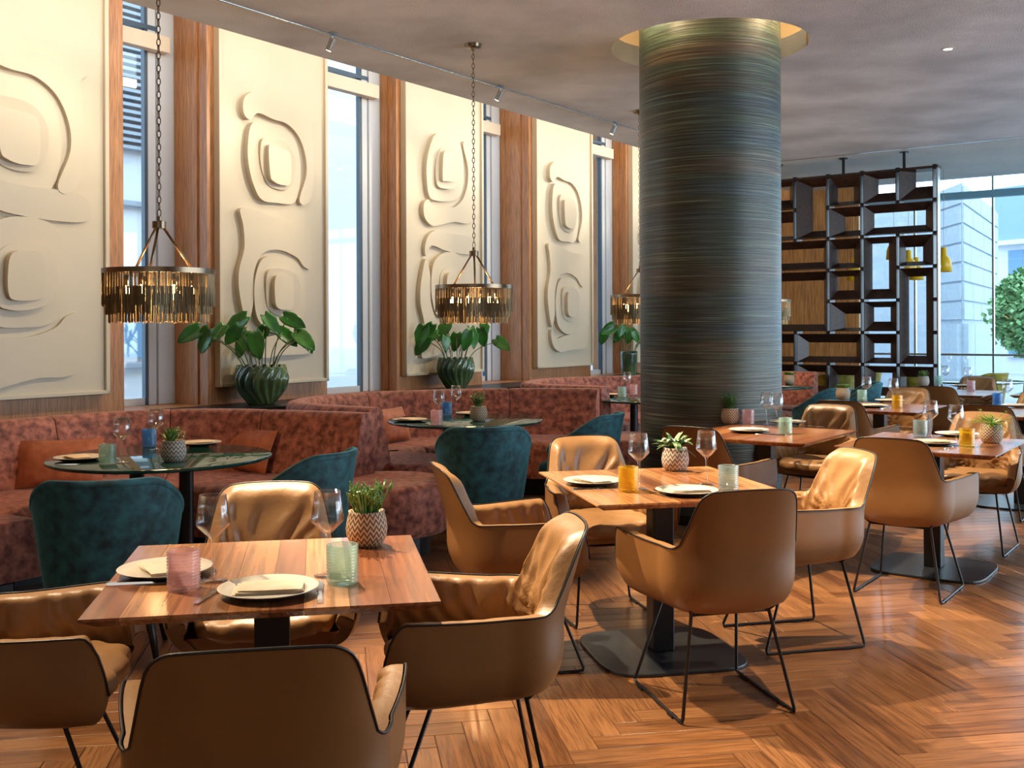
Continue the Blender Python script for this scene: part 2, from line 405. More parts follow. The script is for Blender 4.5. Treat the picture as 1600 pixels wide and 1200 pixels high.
# herringbone in its own frame: axes u (plank one) and v (plank two)
ua = WR + pi/2 + pi/4 - pi/2
ca, sa = cos(ua), sin(ua)
n_step = int(round(PL/PW))
for i in range(-90, 150):
    for j in range(-60, 60):
        # stairs: horizontal plank at (i*PW + j*(L), i*PW), its partner vertical
        ox, oy = i*PW + j*PL*1.0, i*PW - j*PL*1.0
        for k in (0, 1):
            if k == 0: cx, cy, a = ox+PL/2, oy+PW/2, 0
            else: cx, cy, a = ox+PL+PW/2, oy+PW-PL/2+0.0, pi/2
            if k == 1: cx, cy = ox+PL+PW/2, oy + PW - PL/2
            wx, wy = cx*ca-cy*sa, cx*sa+cy*ca
            s_, t_ = wx*DX+wy*DY, -wx*DY+wy*DX
            if -3.3 < s_ < 14.8 and -4.4 < t_ < 6.9: places.append((wx, wy, a+ua))
vis = []
for n, (x, y, a) in enumerate(places):
    if y > 1.6:
        px, py = project(x, y)
        if 0 < px < 1600 and py < 1230 and py > 700 and not (px < 560 and y > 2.9) : vis.append((y, n))
vis.sort(); near = set(n for _, n in vis[:299])
rest = MB(); ruv = []
first = True
for n, (x, y, a) in enumerate(places):
    dz = -random.random()*0.0006
    if n in near:
        if first: o = proto_plank; first = False
        else: o = proto_plank.copy(); COL.objects.link(o); o.parent = floor
        o.location = (x, y, dz); o.rotation_euler = (0, 0, a)
    else:
        plank_geo(rest, x, y, a, dz)
        ou, ov = random.random()*20, random.random()*20
        ruv += [(v[0]+ou, v[1]+ov) for v in pm.v]
rest.uv = ruv
rest.build('planks_beyond', M['plank'], floor, kind='stuff')

# ------------------------------------------------------------------ ceiling
colx, coly = 1.415, 7.42
def ceiling_slab():
    # slab with a round hole over the column, built as a fan between hole and outline
    mb = MB(); n = 72; R = 0.69
    outl = [W(-3.5, -4.6), W(12.07, -4.6), W(12.07, 5.6), W(-3.5, 5.6)]
    hole = [(colx+R*cos(2*pi*j/n), coly+R*sin(2*pi*j/n)) for j in range(n)]
    def hit(dx, dy):
        best = None
        for i in range(4):
            ax, ay = outl[i]; bx, by = outl[(i+1) % 4]
            ex, ey = bx-ax, by-ay
            den = dx*ey-dy*ex
            if abs(den) < 1e-9: continue
            t = ((ax-colx)*ey-(ay-coly)*ex)/den; u = ((ax-colx)*dy-(ay-coly)*dx)/den
            if t > 0 and -1e-6 <= u <= 1+1e-6 and (best is None or t < best): best = t
        return best
    angs = sorted([2*pi*j/n for j in range(n)] + [atan2(p[1]-coly, p[0]-colx) % (2*pi) for p in outl])
    inn = [(colx+R*cos(a), coly+R*sin(a)) for a in angs]
    out = []
    for a in angs:
        t = hit(cos(a), sin(a)); out.append((colx+t*cos(a), coly+t*sin(a)))
    mb.loft([[(x, y, CEIL) for x, y in inn], [(x, y, CEIL) for x, y in out], [(x, y, CEIL+0.16) for x, y in out], [(x, y, CEIL+0.16) for x, y in inn], [(x, y, CEIL) for x, y in inn]], cap=False)
    return mb.build('ceiling', M['ceiling'])
ceil = struct(ceiling_slab())
wallbox(12.10, 15.0, -4.6, 5.6, CEIL+0.0, CEIL+0.16).build('ceiling_panel', M['ceiling_far'], ceil)
wallbox(12.07, 12.10, -4.6, 5.6, CEIL-0.004, CEIL+0.1).build('ceiling_slot_glint', M['steel'], ceil)  # bright steel strip stands in for light caught in the ceiling slot
wallbox(-3.5, 15.2, 5.2, 7.6, 4.75, 4.85).build('cove_top', M['cream_wall'], ceil)
wallbox(-3.5, 15.0, -4.6, 5.2, 4.1, 4.2).build('upper_slab', M['cream_wall'], ceil)
# bronze collar of the hole and the lit cream recess above it
mb = MB(); mb.lathe([(0.69, CEIL+0.0), (0.69, CEIL+0.16)], 72, (colx, coly, 0), cap=False)
mb.build('hole_collar', mat('bronze_collar', (0.22, 0.16, 0.10), rough=0.5), ceil, smooth=True)
mb = MB(); mb.lathe([(0.9, CEIL+0.165), (0.9, 4.1)], 48, (colx, coly, 0), cap=False)
mb.build('recess_wall', M['cream_wall'], ceil, smooth=True)
light('recess_glow', 'POINT', (colx-0.62, coly-0.55, 3.95), 22, (1, 0.75, 0.45), shadow_soft_size=0.1)
light('recess_glow', 'POINT', (colx+0.62, coly-0.45, 3.95), 22, (1, 0.75, 0.45), shadow_soft_size=0.1)

# column
cl = MB(); cl.lathe([(0.492, 0), (0.492, 4.1)], 96)
c_ = cl.build('column', M['grasscloth'], smooth=True, flat_angle=40); c_.location = (colx, coly, 0)
struct(c_)
cb_ = MB(); cb_.lathe([(0.50, 0), (0.50, 0.07), (0.493, 0.075)], 64)
cb_.build('column_plinth', M['black_metal'], c_, smooth=True, flat_angle=40)

# ------------------------------------------------------------------ window wall
TW = 6.70     # face of the pilasters
PAN = [(3.02, 4.36, 0.16, 'o'), (5.325, 6.50, 0.045, 'e'), (7.525, 8.75, 0.05, 'o'), (9.745, 10.96, 0.04, 'e'), (11.95, 13.1, 0.05, 'o')]
wall = root('wall_left')
PB, PT = 0.95, 4.7
def winz(px, py, t):
    k = (px-797.8)/1634.3; return EYE+(513.4-py)/1498*t/(DX-DY*k)
lefts = [(2.9)] + [p[0]-0.07 for p in PAN[1:]] 
pil = []
for i, (s0, s1, mr, kind) in enumerate(PAN):
    a = s0-0.07; b = s1+mr
    pil.append((a, b))
    dep = 7.2
    wallbox(a, b, TW, dep, 0, PT).build('pilaster', M['oak'], wall)
    # lit vertical corner trim
    wallbox(a-0.004, a+0.03, TW-0.012, TW+0.02, 0.8, PT).build('corner_trim', M['oak'], wall)
wallbox(13.4, 15.0, TW, 7.2, 0, PT).build('pilaster', M['oak_pale'], wall)
wallbox(-3.5, 2.6, TW, 7.2, 0, PT).build('pilaster', M['oak'], wall)
wallbox(-3.5, 15.0, TW-0.02, 7.2, 0, 0.80).build('window_sill_wall', M['oak'], wall)
# ledge behind the seating
led = wallbox(-1.0, 12.2, 6.12, 6.69, 0.76, 0.80).build('wall_ledge', M['black_metal'], wall)
wallbox(-1.0, 12.2, 6.16, 6.68, 0.0, 0.76).build('ledge_front', M['black_metal'], wall)
# windows
WIN = [(2.6, 2.95)] + [(pil[i][1], pil[i+1][0]) for i in range(4)] + [(pil[4][1], 13.4)]
for i, (a, b) in enumerate(WIN):
    tg = 7.12 if i % 2 == 1 else 6.92
    w = root('window_%d' % (i+1))
    fw = 0.06
    wallbox(a, a+0.05, tg, tg+0.07, 0.8, PT).build('window_frame', M['white_frame'], w, bevel=0.004)
    wallbox(b-0.16, b-0.001, tg-0.03, tg+0.07, 0.8, PT).build('window_frame', M['white_frame'], w, bevel=0.004)
    wallbox(b-0.24, b-0.17, tg-0.015, tg+0.06, 0.8, PT).build('window_frame', M['white_frame'], w, bevel=0.004)
    wallbox(b-0.265, b-0.24, tg-0.005, tg+0.04, 0.8, PT).build('window_frame', M['dark_frame'], w)
    wallbox(a+0.05, b-0.16, tg, tg+0.07, 0.8, 0.86).build('window_frame', M['white_frame'], w)
    wallbox(a+0.05, b-0.16, tg-0.02, tg+0.05, 4.02, 4.06).build('window_transom', M['dark_frame'], w)
    wallbox(a+0.05, b-0.10, tg-0.11, tg-0.02, 3.83, 3.97).build('blind_cassette', M['blind'], w, bevel=0.006)
    wallbox(a+0.05, b-0.16, tg+0.02, tg+0.028, 0.86, PT).build('window_pane', M['pane'], w)
    wallbox(b-0.015, b+0.0005, TW+0.10, tg-0.04, 0.8, PT).build('reveal_trim', M['oak'], w)
# relief panels
def motif_shapes():
    px = lambda L: [((x-990)/510, (y-425)/510) for x, y in L]
    A = [  # upper glyph with hooked flap; (outline, high side angle, height)
        (px([(1075,540),(1080,470),(1130,428),(1200,440),(1290,465),(1380,465),(1440,500),(1420,545),(1432,700),(1418,880),(1375,938),(1350,912),(1388,790),(1385,690),(1350,600),(1290,550),(1220,542),(1145,528),(1105,568)]), 200),
        (px([(1112,590),(1160,570),(1260,580),(1335,620),(1362,720),(1360,850),(1325,935),(1240,945),(1160,940),(1118,870),(1095,770),(1095,680)]), 190),
        (px([(1155,655),(1210,640),(1270,652),(1305,695),(1320,750),(1310,830),(1280,875),(1220,878),(1178,850),(1150,760)]), 40),
        (px([(1172,690),(1195,680),(1270,690),(1290,715),(1290,840),(1250,860),(1200,850),(1180,820)]), 200)]
    px2 = lambda L: [((x-990)/510, (y+165)/510) for x, y in L]
    B = [
        (px2([(1060,-150),(1100,-160),(1180,-145),(1290,-115),(1380,-112),(1415,-70),(1420,95),(1380,100),(1340,55),(1250,25),(1165,50),(1122,150),(1120,280),(1088,385),(1055,250),(1052,140),(1078,30),(1075,-70)]), 190),
        (px2([(1130,150),(1170,70),(1260,60),(1340,80),(1385,170),(1380,330),(1330,420),(1220,430),(1140,370),(1120,260)]), 190),
        (px2([(1175,150),(1210,118),(1270,122),(1320,150),(1342,220),(1330,310),(1290,345),(1220,340),(1180,290)]), 40),
        (px2([(1200,170),(1220,150),(1285,155),(1300,180),(1300,300),(1260,318),(1210,305),(1198,240)]), 200),
        (px2([(1095,400),(1130,460),(1230,440),(1350,430),(1440,440),(1450,500),(1400,535),(1250,540),(1170,550),(1110,520),(1085,450)]), 240)]
    return A, B
MA, MBf = motif_shapes()
def relief(panel, s0, s1, ztop, shapes, flip, wscale):
    wd_ = s1-s0
    def plane(c, s, z): return 0.003+0.026*(1+((s-c[0])*c[2]+(z-c[1])*c[3])/c[4])
    par = []
    for n_, (ol, ang) in enumerate(shapes):
        pts = catmull(ol, 5, True)
        P2 = []
        for u, v in pts:
            if flip: v = (1.02 if len(shapes) == 4 else 1.41) - v
            P2.append((s0+wd_*u, ztop - v*wd_*wscale))
        if flip: P2 = P2[::-1]; ang = 360-ang
        cx = sum(p[0] for p in P2)/len(P2); cz = sum(p[1] for p in P2)/len(P2)
        rad = max(math.hypot(p[0]-cx, p[1]-cz) for p in P2)
        dxn, dzn = cos(radians(ang)), sin(radians(ang))
        mb = MB(); fr_, bk = [], []
        me_ = (cx, cz, dxn, dzn, rad)
        par = [] if n_ in (0, 1, 4) else par
        for s, z in P2:
            h = plane(me_, s, z) + sum(plane(c, s, z) for c in par)
            x, y = W(s, TW-0.055-h); fr_.append((x, y, z))
            x, y = W(s, TW-0.05); bk.append((x, y, z))
        mb.loft([bk, fr_])
        mb.build('relief_plate', M['panel'], panel)
        par = par+[me_]
names = ['first', 'second', 'third', 'fourth', 'fifth']
desc = ['tall cream relief panel cut off by the picture edge, beside the first pendant', 'tall cream relief panel behind the foremost big-leaved planter',
        'tall cream relief panel behind the middle fringed pendant', 'tall cream relief panel next to the column, right of the middle planter', 'tall cream relief panel mostly hidden behind the column']
for i, (s0, s1, mr, kind) in enumerate(PAN):
    pn = wallbox(s0, s1, TW-0.05, TW-0.001, PB, PT).build('relief_panel', M['panel'], bevel=0.003)
    tag(pn, desc[i], 'wall panel', 'cream relief panels')
    for (a, b, z0, z1) in ((s0, s0+0.03, PB, PT), (s1-0.03, s1, PB, PT), (s0, s1, PB, PB+0.03)):
        wallbox(a-0.001, b+0.001, TW-0.072, TW-0.045, z0, z1).build('panel_frame', M['panel'], pn, bevel=0.004)
    alt = i % 2 == 0
    relief(pn, s0+0.03, s1-0.02, 3.55, MA, alt and i != 0, 0.84)
    relief(pn, s0+0.03, s1-0.02, 2.515, MBf, alt, 0.84)
for s in (4.0, 6.0, 8.2, 10.4, 12.2, 2.0):
    x, y = W(s, 5.75)
    tx, ty = W(s, 6.7)
    light('cove_light', 'AREA', (x, y, 3.95), 9, (1.0, 0.80, 0.58), (tx, ty, 4.0), shape='RECTANGLE', size=1.8, size_y=0.08)
for s in (1.6, 3.4, 5.02, 6.93, 8.8, 10.9, 12.6):
    x, y = W(s+1.5, 5.07); tx, ty = W(s-0.5, 6.7)
    light('panel_spot', 'SPOT', (x, y, 3.56), (14 if s < 3 else 52 if s < 4 else 80), (1.0, 0.84, 0.60), (tx, ty, 1.75), spot_size=radians(78), spot_blend=0.6, shadow_soft_size=0.03)
struct(wallbox(-3.5, 5.0, -4.7, -4.6, 0, 4.2).build('wall_right_blocker', M['cream_wall']))  # unseen wall, added to cut fill light from the open side
# rear and far structure
fw_ = struct(wallbox(15.02, 15.2, 4.66, 7.2, 0, 4.7).build('wall_far', M['oak_pale']))
for k in range(16):
    wallbox(14.99, 15.02, 4.66+k*0.16+0.002, 4.82+k*0.16-0.002, 0.05, CEIL+0.8).build('cladding_board', M['oak_pale'], fw_)
struct(wallbox(-3.6, -3.5, -4.6, 7.2, 0, 4.7).build('wall_rear', M['cream_wall']))

# curtain wall at the far end
fr = root('window_7')
FS = 15.0
tt = [4.66, 3.9, 2.9, 1.9, 0.9, -0.1, -1.1, -2.1, -3.1, -4.1]
for i in range(len(tt)-1):
    wallbox(FS+0.02, FS+0.03, tt[i+1], tt[i], 0.02, CEIL).build('window_pane', M['pane'], fr)
    wallbox(FS, FS+0.06, tt[i+1]-0.012, tt[i+1]+0.012, 0.0, CEIL).build('window_mullion', M['steel'], fr)
wallbox(FS-0.05, FS+0.08, -4.6, 4.6, 3.32, 3.42).build('window_header', mat('blue_grey_beam', (0.16, 0.36, 0.5), rough=0.5), fr)
wallbox(FS-0.02, FS+0.08, -4.6, 6.7, 0.0, 0.06).build('window_sill', M['steel'], fr)
wallbox(FS-0.10, FS-0.07, -4.6, 4.66, 1.02, 1.05).build('hand_rail', M['steel'], fr)

# ------------------------------------------------------------------ outside
struct(wallbox(-10, 60, 7.4, 40, -0.4, -0.3).build('pavement', M['pavement']))
struct(wallbox(15.2, 70, -50, 7.4, -0.4, -0.3).build('street', M['pavement']))
bd = thing('building', 'grey office building with louvred shutters outside the first tall window', 'building')
wallbox(5.0, 10.6, 12.0, 16, -0.3, 9).build('facade_wall', M['facade'], bd)
for k in range(60):
    wallbox(6.3, 9.6, 11.85, 12.02, 4.0+k*0.1, 4.045+k*0.1).build('louvre_slat', M['louvre'], bd)
for z in (0.9, 1.9, 3.2): wallbox(5.0, 10.6, 11.9, 12.05, z, z+0.08).build('ledge', M['louvre'], bd, bevel=0.01)
wallbox(6.3, 9.6, 11.95, 12.02, 1.05, 1.85).build('window', M['far_window'], bd)
bd = thing('building', 'plain white rendered building seen through the tall windows', 'building')
wallbox(11.5, 34, 13.5, 18, -0.3, 12).build('facade_wall', M['facade'], bd)

bs = thing('building', 'pale stone tower with coursed cladding beyond the far glazing', 'building')
def outbox(x0, x1, y0, y1, z0, z1): m = MB(); m.box(x0, x1, y0, y1, z0, z1); return m
# corner at a pixel column 1504; one face flat to us, the other running away right
cx_, cy_ = 10.4, 24.0
def ray(px, y): return ((px-797.8)/1634.3*y)
A0 = (ray(1470, 25.5), 25.5); A1 = (ray(1504, 24.0), 24.0); A2 = (ray(1558, 30.0), 30.0); 
mb = MB(); mb.prism([A0, A1, A2, (A2[0]-6, A2[1]+4), (A0[0]-4, A0[1]+6)], -0.3, 5.05); mb.build('facade_wall', M['stone'], bs)
def facestone(p, q, z0, z1, nz, nh, off, seed):
    rd = random.Random(seed)
    dx, dy = q[0]-p[0], q[1]-p[1]; L_ = math.hypot(dx, dy); nx, ny = dy/L_, -dx/L_
    for i in range(nz):
        za, zb = z0+(z1-z0)*i/nz, z0+(z1-z0)*(i+1)/nz
        sh = rd.random()*0.5/nh
        cuts = [0]+[(j+0.3+0.4*rd.random())/nh for j in range(nh-1)] + [1] if nh > 1 else [0, 1]
        for a, b in zip(cuts[:-1], cuts[1:]):
            m = MB(); g = 0.03
            a_, b_2 = a*L_+g, b*L_-g
            P = [(p[0]+dx/L_*u+nx*o, p[1]+dy/L_*u+ny*o) for u, o in ((a_, 0), (b_2, 0), (b_2, off), (a_, off))]
            m.prism(P, za+g, zb-g); m.build('stone', M['stone'], bs)
facestone(A0, A1, 1.6, 5.0, 7, 1, 0.04, 1)
facestone(A1, A2, 1.6, 5.0, 7, 3, 0.04, 2)
facestone(A0, A1, -0.3, 1.55, 1, 1, 0.12, 3); facestone(A1, A2, -0.3, 1.55, 1, 2, 0.12, 4)
bw = thing('building', 'white town house with slate roof right of the stone tower', 'building')
B0 = (ray(1553, 36), 36); B1 = (ray(1700, 33), 33)
mb = MB(); mb.prism([B0, B1, (B1[0]+2, B1[1]+8), (B0[0], B0[1]+8)], -0.3, 4.6); mb.build('facade_wall', M['facade'], bw)
dx, dy = B1[0]-B0[0], B1[1]-B0[1]; L_ = math.hypot(dx, dy); dx /= L_; dy /= L_
def onB(u0, u1, z0, z1, off, m, nm):
    P = [(B0[0]+dx*u+dy*o, B0[1]+dy*u-dx*o) for u, o in ((u0, -0.3), (u1, -0.3), (u1, off), (u0, off))]
    a = MB(); a.prism(P, z0, z1); return a.build(nm, m, bw)
onB(0, 3.4, 4.6, 6.6, 0.1, M['roof_slate'], 'roof'); onB(0, 3.4, 4.45, 4.62, 0.3, M['facade'], 'cornice')
for u in (0.6, 1.9):
    for z in (0.4, 2.0, 3.3): onB(u, u+0.55, z, z+0.95, 0.05, M['far_window'], 'window'); onB(u-0.08, u+0.63, z-0.08, z, 0.12, M['facade'], 'sill')
tr = thing('tree', 'leafy green street tree beyond the far glazing', 'tree', (ray(1606, 22), 22, -0.3))
mb = MB(); mb.tube([(0, 0, 0), (0.05, 0, 1.0), (0, 0, 2.2)], [0.12, 0.1, 0.05], 8); mb.build('trunk', M['bark'], tr, smooth=True)
rd = random.Random(4); mb = MB()
for k in range(4200):
    while True:
        x, y, z = rd.uniform(-1, 1), rd.uniform(-1, 1), rd.uniform(-1, 1)
        if x*x+y*y+z*z < 1: break
    n = 1+0.22*sin(7*x+2)*cos(6*z)+0.15*sin(13*y+5*x); x, y, z = x*0.62*n, y*0.9*n, 2.05+z*1.05
    a, b = rd.uniform(0, 6.28), rd.uniform(-1, 1); r = rd.uniform(0.04, 0.085)
    ux, uy, uz = cos(a)*r, sin(a)*r, b*r; vx, vy, vz = -sin(a)*r*.7, cos(a)*r*.7, (1-abs(b))*r
    i0 = len(mb.v); mb.v += [(x-ux, y-uy, z-uz), (x+vx, y+vy, z+vz), (x+ux, y+uy, z+uz), (x-vx, y-vy, z-vz)]; mb.f.append((i0, i0+1, i0+2, i0+3))
mb.build('foliage', M['tree_leaf'], tr, kind='stuff')

# ------------------------------------------------------------------ ceiling fittings
mb = MB(); a, b = W(-2, 5.07), W(12.0, 5.07)
mb.tube([(a[0], a[1], CEIL-0.02), (b[0], b[1], CEIL-0.02)], 0.007, 6)
tag(mb.build('lighting_cable', M['steel'], smooth=True), 'thin steel lighting cable running along the ceiling edge', 'cable')
spl = ['small steel spotlight on the ceiling cable above the foremost relief panels', 'small steel spotlight on the cable right of the pendant chain', 'small steel spotlight on the cable just left of the column']
def make_spot():
    t = thing('spotlight', '', 'spotlight', group='spotlights on the ceiling cable')
    MB().lathe([(0.03, -0.012), (0.03, 0)], 16).build('mount', M['steel'], t, smooth=True, flat_angle=40)
    MB().tube([(0, 0, -0.01), (-0.012, 0, -0.05)], 0.006).build('stem', M['steel'], t, smooth=True)
    b = MB(); b.tube([(0.0, 0.0, -0.045), (-0.035, 0.02, -0.125)], 0.022, 12); b.build('lamp_head', M['steel'], t, smooth=True, flat_angle=40)
    b = MB(); b.tube([(-0.0352, 0.0202, -0.1255), (-0.036, 0.0205, -0.127)], 0.018, 12); b.build('lens', M['lens'], t)
    return t
KS = Kind(make_spot)
for s, lb in zip((5.02, 6.93, 8.8), spl): p = W(s, 5.07); KS.put(lb, (p[0], p[1], CEIL), 0)
dl = thing('downlight', 'small round recessed downlight in the ceiling right of the column', 'downlight', (3.15, 7.51, CEIL))
MB().lathe([(0.045, -0.004), (0.045, 0.0), (0.03, 0.0), (0.03, -0.004), (0.045, -0.004)], 20, cap=False).build('bezel', M['white'], dl, smooth=True)
MB().lathe([(0.03, -0.002), (0.0305, -0.001)], 20).build('lens', M['lens'], dl)

# fringed chain pendants
def make_pendant():
    t = thing('fringe_pendant', '', 'pendant lamp', group='fringed pendants over the booths')
    RX = 0.270
    b = MB(); b.lathe([(RX+0.004, -0.028), (RX+0.004, 0), (RX-0.012, 0), (RX-0.012, -0.028), (RX+0.004, -0.028)], 48, cap=False)
    b.build('rim', M['brass'], t, smooth=True, flat_angle=30)
    for k in range(3):
        a = k*2*pi/3 + 0.6
        b = MB(); b.tube([(cos(a)*RX*0.62, sin(a)*RX*0.62, 0.0), (cos(a)*0.025, sin(a)*0.025, 0.225)], 0.007, 8)
        b.build('support_rod', M['brass'], t, smooth=True)
    b = MB()
    for k in range(3):
        a = k*2*pi/3 + 0.6
        b.tube([(cos(a)*RX, sin(a)*RX, -0.01), (0, 0, -0.004)], 0.007, 6)
    b.build('spoke', M['brass'], t)
    MB().lathe([(0.034, 0.225), (0.034, 0.262), (0.012, 0.268), (0.012, 0.29)], 20).build('hub', M['brass'], t, smooth=True, flat_angle=40)
    # chain of links
    b = MB(); L = CEIL-1.775; z = 0.29; k = 0; step = 0.036
    while z < L-0.03:
        pts = []
        for q in range(10):
            a = 2*pi*q/10; w = 0.009*cos(a); h = 0.022*sin(a)
            pts.append((w, 0, z+0.02+h) if k % 2 == 0 else (0, w, z+0.02+h))
        b.tube(pts, 0.003, 5, closed=True); z += step; k += 1
    b.build('chain', M['brass'], t, smooth=True)
    MB().lathe([(0.012, L-0.05), (0.02, L-0.03), (0.055, L-0.025), (0.06, L-0.001)], 24).build('canopy', M['brass'], t, smooth=True, flat_angle=40)
    rd = random.Random(3)
    for nm, R, z0, z1, n, w in (('outer_fringe', RX-0.002, -0.02, -0.20, 300, 0.0022), ('middle_fringe', RX-0.018, -0.10, -0.245, 280, 0.0026), ('inner_fringe', RX-0.032, -0.14, -0.29, 260, 0.0026)):
        b = MB()
        for k in range(n):
            a = 2*pi*(k+rd.random()*0.6)/n; r = R+rd.uniform(-0.004, 0.004); zz = z1+rd.uniform(-0.006, 0.006); ww = w*rd.uniform(0.7, 1.3)
            x, y = r*cos(a), r*sin(a); tx, ty = -sin(a)*ww, cos(a)*ww; nx, ny = cos(a)*ww*0.6, sin(a)*ww*0.6
            sw = rd.uniform(-0.003, 0.003)
            b.loft([[(x-tx, y-ty, z0), (x+nx, y+ny, z0), (x+tx, y+ty, z0)], [(x-tx+sw*ty/ww, y-ty, zz), (x+nx, y+ny, zz), (x+tx, y+ty, zz)]])
        b.build(nm, M['fringe'], t, kind='stuff')
    for k in range(6):
        a = 2*pi*k/6 + 0.25
        x, y = 0.155*cos(a), 0.155*sin(a)
        b = MB(); b.lathe([(0.011, 0.0), (0.011, -0.06)], 10, (x, y, -0.03)); s = b.build('socket', M['brass'], t, smooth=True)
        b = MB(); b.lathe([(0.004, -0.075), (0.014, -0.115), (0.017, -0.135), (0.014, -0.16), (0.003, -0.172)], 10, (x, y, 0)); b.build('bulb', M['bulb'], t, smooth=True)
    return t
KP = Kind(make_pendant)
PZ = 1.775
for (x, y), lb in zip(((-1.765, 5.26), (-0.255, 7.34), (1.19, 9.6), (2.80, 11.5)), ('fringed chain pendant over the foremost round marble table', 'fringed chain pendant over the middle round marble table', 'fringed pendant showing just left of the column', 'fringed pendant showing just right of the column before the screen')):
    KP.put(lb, (x, y, PZ))
    light('pendant_glow', 'POINT', (x, y, PZ-0.15), 14, (1, 0.6, 0.28), shadow_soft_size=0.06)

# ------------------------------------------------------------------ lattice screen
SS = 12.3
scr = thing('lattice_screen', 'dark wood lattice screen of funnel boxes hanging from the ceiling', 'screen')
ux, uy = 0.797, -0.604      # along the screen, to the right
ex, ey = 4.66+0.143*ux, 11.8+0.143*uy
nxs, nys = -0.604, -0.797   # towards the viewer
CW = 0.405; TOPZ = 3.40
def SP(u, z, o): return (ex-ux*u+nxs*o, ey-uy*u+nys*o, z)
def sbox(u0, u1, z0, z1, o0, o1):
    b = MB(); b.loft([[SP(u0, z0, o0), SP(u1, z0, o0), SP(u1, z0, o1), SP(u0, z0, o1)], [SP(u0, z1, o0), SP(u1, z1, o0), SP(u1, z1, o1), SP(u0, z1, o1)]]); return b
DEP = 0.14
# cells: (col from the right, row from the top, cols, rows, inner opening shift x (+ towards right), shift z)
cells = [(0,0,1,1,.8,.8),(1,0,1,1,.6,.3),(2,0,1,1,-.3,-.5),(3,0,1,2,.9,0),(4,0,1,1,0,.4),(5,0,1,1,0,0),(6,0,1,2,.3,0),
         (0,1,2,1,-.1,0),(2,1,1,1,.8,-.2),(4,1,1,1,.6,-.5),(5,1,1,1,-.5,.3),
         (0,2,1,1,-.6,-.5),(1,2,1,2,-.3,.3),(2,2,1,1,-.3,-.3),(3,2,2,1,.3,0),(5,2,2,1,0,0),
         (0,3,1,3,-.2,0),(2,3,1,1,-.3,.3),(3,3,2,2,.3,-.1),(5,3,2,2,0,0),
         (1,4,1,1,-.1,.3),(2,4,1,1,.7,-.6),
         (1,5,1,1,-.1,-.3),(2,5,2,1,.1,-.2),(4,5,1,1,.5,-.3),(5,5,2,1,0,0),
         (0,6,1,1,-.6,-.4),(1,6,1,1,.1,.1),(2,6,1,1,-.3,-.4),(3,6,1,1,.3,0),(4,6,1,1,0,0),(5,6,2,1,0,0),
         (0,7,2,1,0,0),(2,7,1,1,0,0),(3,7,2,1,0,0),(5,7,2,1,0,0)]
for (c, r, nc, nr, sx, sz) in cells:
    g = 0.022
    u0, u1 = c*CW+g, (c+nc)*CW-g; z1, z0 = TOPZ-r*CW-g, TOPZ-(r+nr)*CW+g
    # inner opening at the back of the funnel
    w, h = u1-u0, z1-z0; iw, ih = w-0.19 if w > .5 else w*0.52, h-0.19 if h > .5 else h*0.5
    cu = (u0+u1)/2 - sx*(w-iw)/2*0.95; cz = (z0+z1)/2 + sz*(h-ih)/2*0.95
    a0, a1, b0, b1 = cu-iw/2, cu+iw/2, cz-ih/2, cz+ih/2
    F = [(u0, z0), (u1, z0), (u1, z1), (u0, z1)]; I = [(a0, b0), (a1, b0), (a1, b1), (a0, b1)]
    th = 0.014
    for q in range(4):
        p, s = F[q], F[(q+1) % 4]; pi_, si = I[q], I[(q+1) % 4]
        ccu, ccz = (u0+u1)/2, (z0+z1)/2
        def outw(pt, d): 
            return (pt[0]+math.copysign(d, pt[0]-ccu), pt[1]+math.copysign(d, pt[1]-ccz))
        def lim(pt): return (min(max(pt[0], u0-0.002), u1+0.002), min(max(pt[1], z0-0.002), z1+0.002))
        b = MB()
        b.loft([[SP(p[0], p[1], DEP/2), SP(s[0], s[1], DEP/2), SP(*lim(outw(s, th)), DEP/2-0.001), SP(*lim(outw(p, th)), DEP/2-0.001)],
                [SP(pi_[0], pi_[1], -DEP/2+0.03), SP(si[0], si[1], -DEP/2+0.03), SP(*lim(outw(si, th)), -DEP/2), SP(*lim(outw(pi_, th)), -DEP/2)]])
        b.build('funnel_board', M['dark_wood'], scr)
    # thin outer case
    for (a, b_3, c_3, d_) in ((u0-0.006, u0, z0, z1), (u1, u1+0.006, z0, z1), (u0, u1, z1, z1+0.006), (u0, u1, z0-0.006, z0)):
        sbox(a, b_3, c_3, d_, -DEP/2, DEP/2).build('case_board', M['dark_wood'], scr)
# joint blocks
occ = {}
for n, (c, r, nc, nr, *_r) in enumerate(cells):
    for i in range(nc):
        for j in range(nr): occ[(c+i, r+j)] = n
for c in range(0, 8):
    for r in range(0, 9):
        near4 = {occ.get((c-1, r-1)), occ.get((c, r-1)), occ.get((c-1, r)), occ.get((c, r))}
        if len(near4) >= 3 or (len(near4) == 2 and (c in (0, 7) or r in (0, 8))):
            sbox(c*CW-0.022, c*CW+0.022, TOPZ-r*CW-0.022, TOPZ-r*CW+0.022, -0.10, DEP/2+0.004).build('joint_block', M['black_metal'], scr)
sbox(-0.035, 7*CW, TOPZ-0.022, TOPZ+0.01, -DEP/2, DEP/2).build('top_rail', M['dark_wood'], scr)
sbox(-0.035, -0.016, 0.16, TOPZ-0.022, -DEP/2+0.05, DEP/2).build('edge_post', M['steel'], scr)
for u in (0.35, 1.05, 1.85, 2.6):
    b = MB(); p0 = SP(u, TOPZ+0.005, 0); b.tube([(p0[0], p0[1], TOPZ+0.005), (p0[0], p0[1], CEIL-0.012)], 0.018, 8); b.build('hanger_rod', M['black_metal'], scr)
    b = MB(); b.lathe([(0.05, CEIL-0.014), (0.05, CEIL-0.001)], 16, (p0[0], p0[1], 0)); b.build('ceiling_plate', M['black_metal'], scr)
